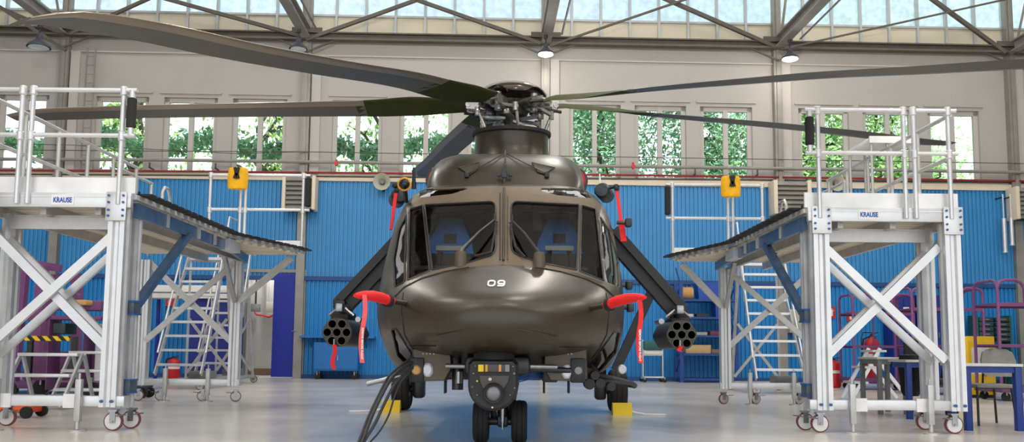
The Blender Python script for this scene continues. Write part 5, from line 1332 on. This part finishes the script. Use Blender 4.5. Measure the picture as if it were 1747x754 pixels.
# aluminium work steps
def work_step(px, Y, w, zs_, lab, rz=0, mt='alu_dull'):
    t = gthing('work_step', lab, 'step stool', px, Y, 'aluminium work steps', rz)
    n = len(zs_)
    for i, z in enumerate(zs_):
        m = MB(); m.box((0, i * .20, z), (w, .24, .045), bev=.006); m.build('tread', 'alu', t)
    for s in (-1, 1):
        x = s * (w / 2 + .015)
        m = MB(); m.bar((x, -.14, .02), (x, .2 * (n - 1), zs_[-1]), .03, .06, up=(0, 1, 0)); m.build('front_leg', mt, t)
        m = MB(); m.bar((x, .2 * n + .22, .02), (x, .2 * (n - 1) + .05, zs_[-1]), .03, .06, up=(0, 1, 0)); m.build('rear_leg', mt, t)
        m = MB(); m.bar((x, .02, .12), (x, .2 * n + .15, .12), .03, .03); m.build('brace', mt, t)
work_step(60, 12.0, .84, (.17, .45, .735), 'aluminium three-tread step behind the left dock base beam')
work_step(140, 13.4, .74, (.20, .48, .76), 'aluminium three-tread step left of the left dock leg')
t = gthing('work_step', 'small folding aluminium step under the grey table', 'step stool', 1482, 16.4, 'aluminium work steps')
for s in (-1, 1):
    m = MB(); m.bar((-.42 , s * .25, .02), (.12, s * .25, .95), .06, .04, up=(0, 1, 0)); m.build('leg', 'alu', t); m = MB(); m.bar((.10, s * .25, .70), (.62, s * .25, .02), .06, .04, up=(0, 1, 0)); m.build('leg', 'alu', t)
for x, z in ((-.25, .32), (-.08, .6), (.10, .9)): m = MB(); m.box((x, 0, z), (.26, .56, .04)); m.build('tread', 'alu_dull', t)
# orange floor jack
t = gthing('trolley_jack', 'low orange and black trolley jack on the floor behind the left dock', 'jack', 42, 10.6)
m = MB(); m.span((-.28, -.16, .06), (.16, .16, .14), .02); m.build('chassis', 'orange', t); m = MB(); m.loft([[V((.02 + x, y, z)) for x, y in ((-.12 * k, -.1), (.12 * k, -.1), (.12 * k, .1), (-.12 * k, .1))] for z, k in ((.14, 1), (.24, .6))]); m.build('lift_arm', 'orange', t)
for x in (-.25, .14):
    for y in (-.17, .17): m = MB(); m.tube((x, y - .025, .07), (x, y + .025, .07), .07); m.build('wheel', 'black_rubber', t)
m = MB(); m.tube((.16, 0, .14), (.3, 0, .3), .015); m.build('handle', 'dark_steel', t)
# purple work stand at left
PS = 16.0
t = gthing('work_stand', 'tall purple steel work stand behind the left dock', 'work stand', 60, PS)
def pz(px, py): return V((X(px, PS, py) - t.location.x, 0, Z(px, py, PS)))
for a, b_, y in (((42, 450), (22, 650), 0), ((88, 455), (74, 655), -.3), ((50, 462), (38, 650), .8), ((96, 462), (92, 650), .8)):
    p, q = pz(*a), pz(*b_); q.z = .02; p.y = q.y = y; m = MB(); m.bar(p, q, .16, .14, up=(0, 1, 0)); m.build('column', 'purple', t)
for a, b_, y in (((40, 448), (104, 458), 0), ((30, 540), (90, 540), 0), ((22, 615), (90, 615), .1), ((44, 470), (98, 470), .8)):
    p, q = pz(*a), pz(*b_); p.y = q.y = y; m = MB(); m.bar(p, q, .14, .10, up=(0, 1, 0)); m.build('cross_bar', 'purple', t)
p, q = pz(-20, 648), pz(190, 648); m = MB(); m.box(((p.x + q.x) / 2, .4, .16), (q.x - p.x, 1.4, .12), bev=.02); m.build('base', 'purple_dark', t)
PS = 14.6
t2 = gthing('support_cradle', 'purple cradle with tan pads beside the purple stand', 'cradle', 140, PS); t = t2
for (x0, y0, x1, y1), mt, nm, dy in (((100, 500, 128, 530), 'purple', 'pad_holder', 0), ((106, 502, 116, 512), 'tan_pad', 'pad', -.22), ((132, 514, 182, 530), 'purple', 'pad_holder', 0), ((132, 514, 168, 522), 'tan_pad', 'pad', -.22), ((98, 540, 182, 546), 'purple', 'cross_bar', 0), ((88, 545, 96, 650), 'purple', 'post', 0), ((138, 546, 146, 650), 'purple_dark', 'post', .2), ((100, 552, 122, 570), 'drawer_dark', 'gearbox', 0), ((20, 600, 160, 650), 'purple_dark', 'skirt', .5), ((150, 552, 182, 640), 'white_paint', 'control_cabinet', .4)):
    p, q = pz(x0, y1), pz(x1, y0)
    if y1 >= 640: p.z = .28 if nm != 'post' else .14
    m = MB(); m.span((p.x, -.2 + dy, p.z), (q.x, .2 + dy, q.z), .015); m.build(nm, mt, t)
p, q = pz(10, 581), pz(134, 574); m = MB(); m.span((p.x, -.30, p.z), (q.x, -.27, q.z)); m.build('hazard_rail', 'hazard', t)
for x in (30, 170):
    for y in (-.2, .8): small_caster(t, pz(x, 600).x, y, .14)
for x in (26, 66, 140): m = MB(); p = pz(x, 575); m.span((p.x - .04, -.27, .28), (p.x + .04, -.2, p.z)); m.build('stanchion', 'dark_steel', t)
m = MB(); p = pz(34, 592); m.tube((p.x, -.4, p.z - .12), (p.x, -.4, p.z + .1), .05); m.tube((p.x, -.4, p.z + .1), (p.x, -.27, p.z + .12), .02); m.build('warning_lamp', 'orange', t)
# pallet stands with dark wheels between the left dock frames
t = gthing('pipe_stand', 'thin grey stand with black wheels between the frames of the left dock', 'stand', 232, 14.9)
m = MB(); m.tube((0, 0, .15), (0, 0, 2.0), .03); m.build('pole', 'alu_dark', t); m = MB(); m.span((-.2, -.2, .14), (.2, .2, .2)); m.build('base', 'dark_steel', t)
for x in (-.18, .18): small_caster(t, x, -.15, .09); small_caster(t, x, .15, .09)
m = MB(); m.span((-.14, -.1, 1.15), (.02, .1, 1.7), .01); m.build('panel', 'white_paint', t)
# fire extinguishers
def extinguisher(px, Y, r, h, lab, wheels):
    t = gthing('fire_extinguisher', lab, 'fire extinguisher', px, Y, 'fire extinguishers'); b = .10 if wheels else 0
    m = MB(); m.lathe([(r * .8, b), (r, b + .04), (r, b + h * .80), (r * .85, b + h * .87), (r * .4, b + h * .92), (r * .25, b + h * .95)], None, 24); c = m.build('cylinder', 'red_paint', t)
    m = MB(); m.lathe([(r * 1.005, b + h * .5), (r * 1.005, b + h * .6)], None, 24, caps=False); m.build('label', 'white_paint', c)
    m = MB(); m.tube((0, 0, b + h * .94), (0, 0, b + h), r * .2); m.bar((-r * .2, -.02, b + h), (r * .9, -.02, b + h * 1.04), .03, .02); m.bar((-r * .2, -.02, b + h * .97), (r * .8, -.02, b + h * .95), .03, .015); m.build('valve', 'dark_steel', t)
    m = MB(); m.path([(-r * .2, 0, b + h * .96), (-r * 1.2, -.02, b + h * .9), (-r * 1.45, -.03, b + h * .6), (-r * 1.3, -.03, b + h * .2)], .022, 8); m.lathe([(.02, 0), (.04, -.1)], Matrix.Translation((-r * 1.3, -.03, b + h * .2)), 10); m.build('hose', 'black_rubber', t)
    if wheels:
        for s in (-1, 1): m = MB(); m.tube((s * r * 1.1, .1, .14), (s * (r * 1.1 + .05), .1, .14), .14); m.build('wheel', 'black_rubber', t)
        m = MB(); m.path([(-r, .16, .14), (-r, r + .02, h), (-r * .6, r + .08, h * 1.12), (r * .6, r + .08, h * 1.12), (r, r + .02, h), (r, .16, .14)], .016, 8); m.build('cart_frame', 'black_plastic', t)
extinguisher(1489, 22.5, .185, 1.25, 'tall red wheeled fire extinguisher by the blue wall', True)
extinguisher(1423, 22.0, .16, .72, 'short red fire extinguisher beside the right dock leg', False)
extinguisher(296, 22.6, .15, .62, 'small red fire extinguisher behind the left rolling stairs', False)
t = gthing('marker_post', 'thin yellow post on a low bracket beside the right dock leg', 'post', 1417, 23.0); m = MB(); m.tube((0, 0, 0), (0, 0, 2.1), .03); m.build('pole', 'yellow_cab', t); m = MB(); m.span((-.1, -.1, 0), (.5, .1, .08)); m.build('foot', 'box_card', t)
# purple hooped trolleys
def trolley(px0, px1, Y, H, lab):
    x0, x1 = X(px0, Y), X(px1, Y); w = x1 - x0; D_ = .85
    t = thing('hoop_trolley', lab, 'trolley', ((x0 + x1) / 2, Y, 0), 0, 'purple hooped trolleys')
    for s in (-1, 1):
        x = s * w / 2
        for dx in (0, -s * .38):
            pts = [V((x + dx, 0, .25)), V((x + dx, 0, H - .15)), V((x + dx, .06, H - .04)), V((x + dx, .18, H)), V((x + dx, D_ - .18, H)), V((x + dx, D_ - .06, H - .04)), V((x + dx, D_, H - .15)), V((x + dx, D_, .25))]
            if dx: continue
            m = MB(); m.path(pts, .030, 8); m.build('hoop', 'purple', t)
        pts = [V((x, 0, H - .42)), V((x, 0, H - .12)), V((x - s * .06, 0, H - .03)), V((x - s * .16, 0, H)), V((x - s * .34, 0, H)), V((x - s * .44, 0, H - .05)), V((x - s * .5, 0, H - .15)), V((x - s * .5, 0, H - .42))]
        m = MB(); m.path(pts, .030, 8); m.build('front_hoop', 'purple', t)
    for z, hh in ((H - .42, .07), (1.05, .06)):
        m = MB(); m.span((-w / 2, -.02, z - hh), (w / 2, .04, z)); m.span((-w / 2, D_ - .04, z - hh), (w / 2, D_ + .02, z)); m.span((-w / 2, .04, z - .03), (w / 2, D_ - .04, z - .01)); m.build('shelf', 'purple', t)
    m = MB(); m.span((-w / 2 - .03, -.06, .16), (w / 2 + .03, D_ + .06, .28), .01); m.build('bottom_deck', 'purple_dark', t)
    m = MB(); m.tube((-w * .17, 0, .28), (-w * .17, 0, H - .42), .022); m.build('upright', 'purple_dark', t); m = MB(); m.tube((w * .2, 0, .28), (w * .2, 0, 1.05), .022); m.build('upright', 'purple_dark', t)
    for x in (-w / 2 + .1, w / 2 - .1):
        for y in (.05, D_ - .05): small_caster(t, x, y, .08)
trolley(1458, 1562, 20.8, 2.26, 'purple hooped trolley beside the tall fire extinguisher')
trolley(1560, 1682, 18.6, 2.26, 'purple hooped trolley behind the right leg of the right dock')
trolley(1708, 1850, 16.2, 2.24, 'purple hooped trolley cut by the right edge')
# cabinets along the right wall
for px_, w_, y0, lab in ((1437 + 100, 40, 500, 'dark blue locker behind the purple trolley by the fire extinguisher'), (1590, 62, 498, 'dark blue locker behind the second purple trolley')):
    t, k = wthing('locker', lab, 'locker', px_, 640, .5, 'dark blue lockers', floor=True); w = w_ * k / 2; h = (648 - y0) * k
    m = MB(); m.span((-w, -.3, .06), (w, .3, h), .01); m.build('body', 'locker_blue', t)
    for s in (-1, 1): m = MB(); m.span((min(s * .01, s * w * .97), -.315, .12), (max(s * .01, s * w * .97), -.3, h - .05)); d_ = m.build('door', 'locker_blue', t); m = MB(); m.box((s * .08, -.33, h * .55), (.03, .03, .14)); m.build('handle', 'steel', d_)
t, k = wthing('notice', 'small paper notice on the dark blue locker', 'notice', 1546, 530, .84); m = MB(); m.box((0, 0, 0), (10 * k, .005, 12 * k)); m.build('sheet', 'white_paint', t)
t = gthing('waste_cabinet', 'yellow metal cabinet behind the blue table', 'cabinet', 1668, 17.6); h = Z(1668, 574, 17.6)
m = MB(); m.span((-.3, -.2, .06), (.26, .3, h), .015); m.build('body', 'yellow_cab', t); m = MB(); m.span((-.27, -.17, 0), (.23, .27, .06)); m.build('plinth', 'dark_steel', t); m = MB(); m.span((-.28, -.215, .15), (.24, -.2, h - .1)); m.build('door', 'yellow_cab', t); m = MB(); m.span((-.22, -.22, h - .75), (.12, -.214, h - .22)); m.build('notice', 'white_paint', t); m = MB(); m.box((.3, 0, h - .2), (.08, .2, .1), bev=.02); m.build('handle', 'yellow_paint', t)
t, k = wthing('drawer_rack', 'dark rack of small parts drawers at far right', 'drawers', 1692, 640, .6, floor=True)
x0, x1 = (1664 - 1692) * k, (1722 - 1692) * k
for x in (x0, x1): m = MB(); m.span((x - .03, -.2, 0), (x + .03, .25, (650 - 533) * k)); m.build('upright', 'green_box', t)
for c in range(2):
    for r in range(5):
        a = x0 + .05 + c * (x1 - x0) / 2; z = (650 - 577 + r * 8.4) * k; m = MB(); m.span((a, -.22, z), (a + (x1 - x0) / 2 - .08, .2, z + 7 * k), .01); d_ = m.build('drawer', 'drawer_dark', t); m = MB(); m.box((a + .2, -.235, z + 3.5 * k), (.18, .02, .03)); m.build('handle', 'grey_paint', d_)
m = MB(); m.span((x0, -.2, .3), (x1, .25, .36)); m.build('shelf_board', 'green_box', t)
# tables
def table(x0, x1, Y, depth, h, top, legm, lab, lr=.03, rear=True):
    t = thing('table', lab, 'table', ((x0 + x1) / 2, Y, 0), 0); w = x1 - x0
    m = MB(); m.span((-w / 2, 0, h - .03), (w / 2, depth, h), .004); m.build('tabletop', top, t)
    m = MB(); m.span((-w / 2 + .03, .03, h - .10), (w / 2 - .03, .06, h - .031)); m.span((-w / 2 + .03, depth - .06, h - .10), (w / 2 - .03, depth - .03, h - .031)); m.span((-w / 2 + .03, .03, h - .10), (-w / 2 + .06, depth - .03, h - .031)); m.span((w / 2 - .06, .03, h - .10), (w / 2 - .03, depth - .03, h - .031)); m.build('apron', legm, t)
    for x in (-w / 2 + .05, w / 2 - .05):
        for y in ((.05, depth - .05) if rear else (.05,)): m = MB(); m.span((x - lr, y - lr, 0), (x + lr, y + lr, h - .03), .004); m.build('leg', legm, t)
    return t
table(X(1645, 9.85), X(1747, 9.85), 9.85, .55, .745, 'table_top', 'table_blue', 'light table with blue square legs at the right edge', .037, False)
table(X(1497, 12.4), X(1553, 12.4) , 12.4, .7, .80, 'table_top', 'grey_paint', 'grey table with dark metal legs behind the right dock base beam', .03)
table(X(1546, 11.5), X(1632, 11.5), 11.5, .55, .77, 'table_top', 'table_blue', 'blue legged table beyond the right leg of the right dock', .035, False)
# chairs
t = gthing('chair', 'grey upholstered chair with thin black legs behind the blue table', 'chair', 1706, 10.55, rz=0)
m = MB(); m.box((-.05, .22, .47), (.46, .44, .05), bev=.02); m.build('seat', 'chair_grey', t)
m = MB(); rg = []
for z, w, y in ((.58, .17, .30), (.62, .205, .31), (.78, .215, .33), (.88, .18, .35), (.915, .12, .36), (.925, .05, .36)): rg.append([V((.14 + x * w, y + yy + .05 * abs(x) ** 2 * -1, z)) for x, yy in ((-1, -.015), (-.5, -.02), (0, -.025), (.5, -.02), (1, -.015), (1, .015), (.5, .02), (0, .025), (-.5, .02), (-1, .015))])
m.loft(rg); m.build('backrest', 'chair_grey', t)
for a, b_ in (((-.27, .02, .46), (-.29, -.02, 0)), ((.14, .02, .46), (.17, -.02, 0)), ((-.27, .42, .46), (-.30, .48, 0)), ((.15, .42, .46), (.20, .48, 0))): MB().tube(a, b_, .014).build('leg', 'black_plastic', t)
for x in (.0, .28): MB().tube((x, .40, .45), (x, .36, .75), .012).build('back_support', 'black_plastic', t)
m = MB(); m.tube((-.27, .02, .45), (.15, .02, .45), .012); m.tube((-.27, .42, .45), (.15, .42, .45), .012); m.build('seat_frame', 'black_plastic', t)
t = gthing('armchair', 'black office armchair behind the right dock base beam', 'chair', 1600, 12.4)
m = MB(); m.box((0, .2, .46), (.48, .46, .09), bev=.04); m.build('seat', 'black_rubber', t); m = MB(); m.box((-.05, .46, .82), (.44, .07, .5), rx=.1, bev=.03); m.build('backrest', 'black_rubber', t)
for s in (-1, 1): m = MB(); m.path([V((s * .25, .4, .46)), V((s * .27, .36, .66)), V((s * .27, .2, .72)), V((s * .27, -.02, .70)), V((s * .26, -.06, .62)), V((s * .24, .05, .46))], .028, 8); m.build('armrest', 'black_plastic', t)
m = MB(); m.tube((0, .2, .1), (0, .2, .42), .03); m.build('column', 'dark_steel', t)
for k in range(5): m = MB(); a = k * 2 * PI / 5; m.bar((0, .2, .11), (.28 * math.cos(a), .2 + .28 * math.sin(a), .08), .04, .03); m.build('base_leg', 'black_plastic', t); m = MB(); c = V((.28 * math.cos(a), .2 + .28 * math.sin(a), .035)); m.tube(c + V((-.02, 0, 0)), c + V((.02, 0, 0)), .035); m.build('castor', 'black_rubber', t)
p = at(1553, 604, 12.2); t = thing('jacket', 'black jacket hung over the end of the grey table', 'jacket', (p.x, 12.2, .83))
m = MB(); rg = []
for z, w, d in ((.02, .02, .02), (.0, .13, .10), (-.10, .155, .12), (-.3, .14, .11), (-.5, .13, .10), (-.56, .10, .07)): rg.append([V((w * math.cos(a) * (1 + .12 * math.sin(3 * a)), -.0 + d * math.sin(a) * (1 + .15 * math.cos(4 * a)), z)) for a in [2 * PI * k / 20 for k in range(20)]])
m.loft(rg); m.build('body', 'jacket', t); m = MB(); m.path([V((.10, -.05, -.05)), V((.15, -.09, -.25)), V((.12, -.10, -.48))], [.045, .05, .035], 10); m.build('sleeve', 'jacket', t)
# white equipment behind the left rolling stairs
t = gthing('workbench', 'white topped bench behind the left rolling stairs', 'bench', 345, 23.6); h = Z(345, 488, 23.6)
m = MB(); m.span((-1.5, -.3, h - .35), (1.0, .4, h), .02); m.build('body', 'white_paint', t); m = MB(); m.span((-1.5, -.31, h - .22), (1.0, -.3, h - .18)); m.build('groove', 'grey_paint', t)
for x in (-1.4, .9):
    for y in (-.25, .35): MB().span((x - .04, y - .04, 0), (x + .04, y + .04, h - .35)).build('leg', 'door_blue', t)
m = MB(); m.span((-.35, -.1, .05), (.95, .35, h - .36)); m.build('cupboard', 'locker_blue', t)
sc = bpy.context.scene
sc.view_settings.view_transform = 'Standard'; sc.view_settings.look = 'None'
sc.view_settings.gamma = 1; sc.view_settings.use_curve_mapping = False
sc.view_settings.exposure = 0.0
sc.cycles.use_denoising = True
sc.cycles.max_bounces = 7; sc.cycles.transparent_max_bounces = 16
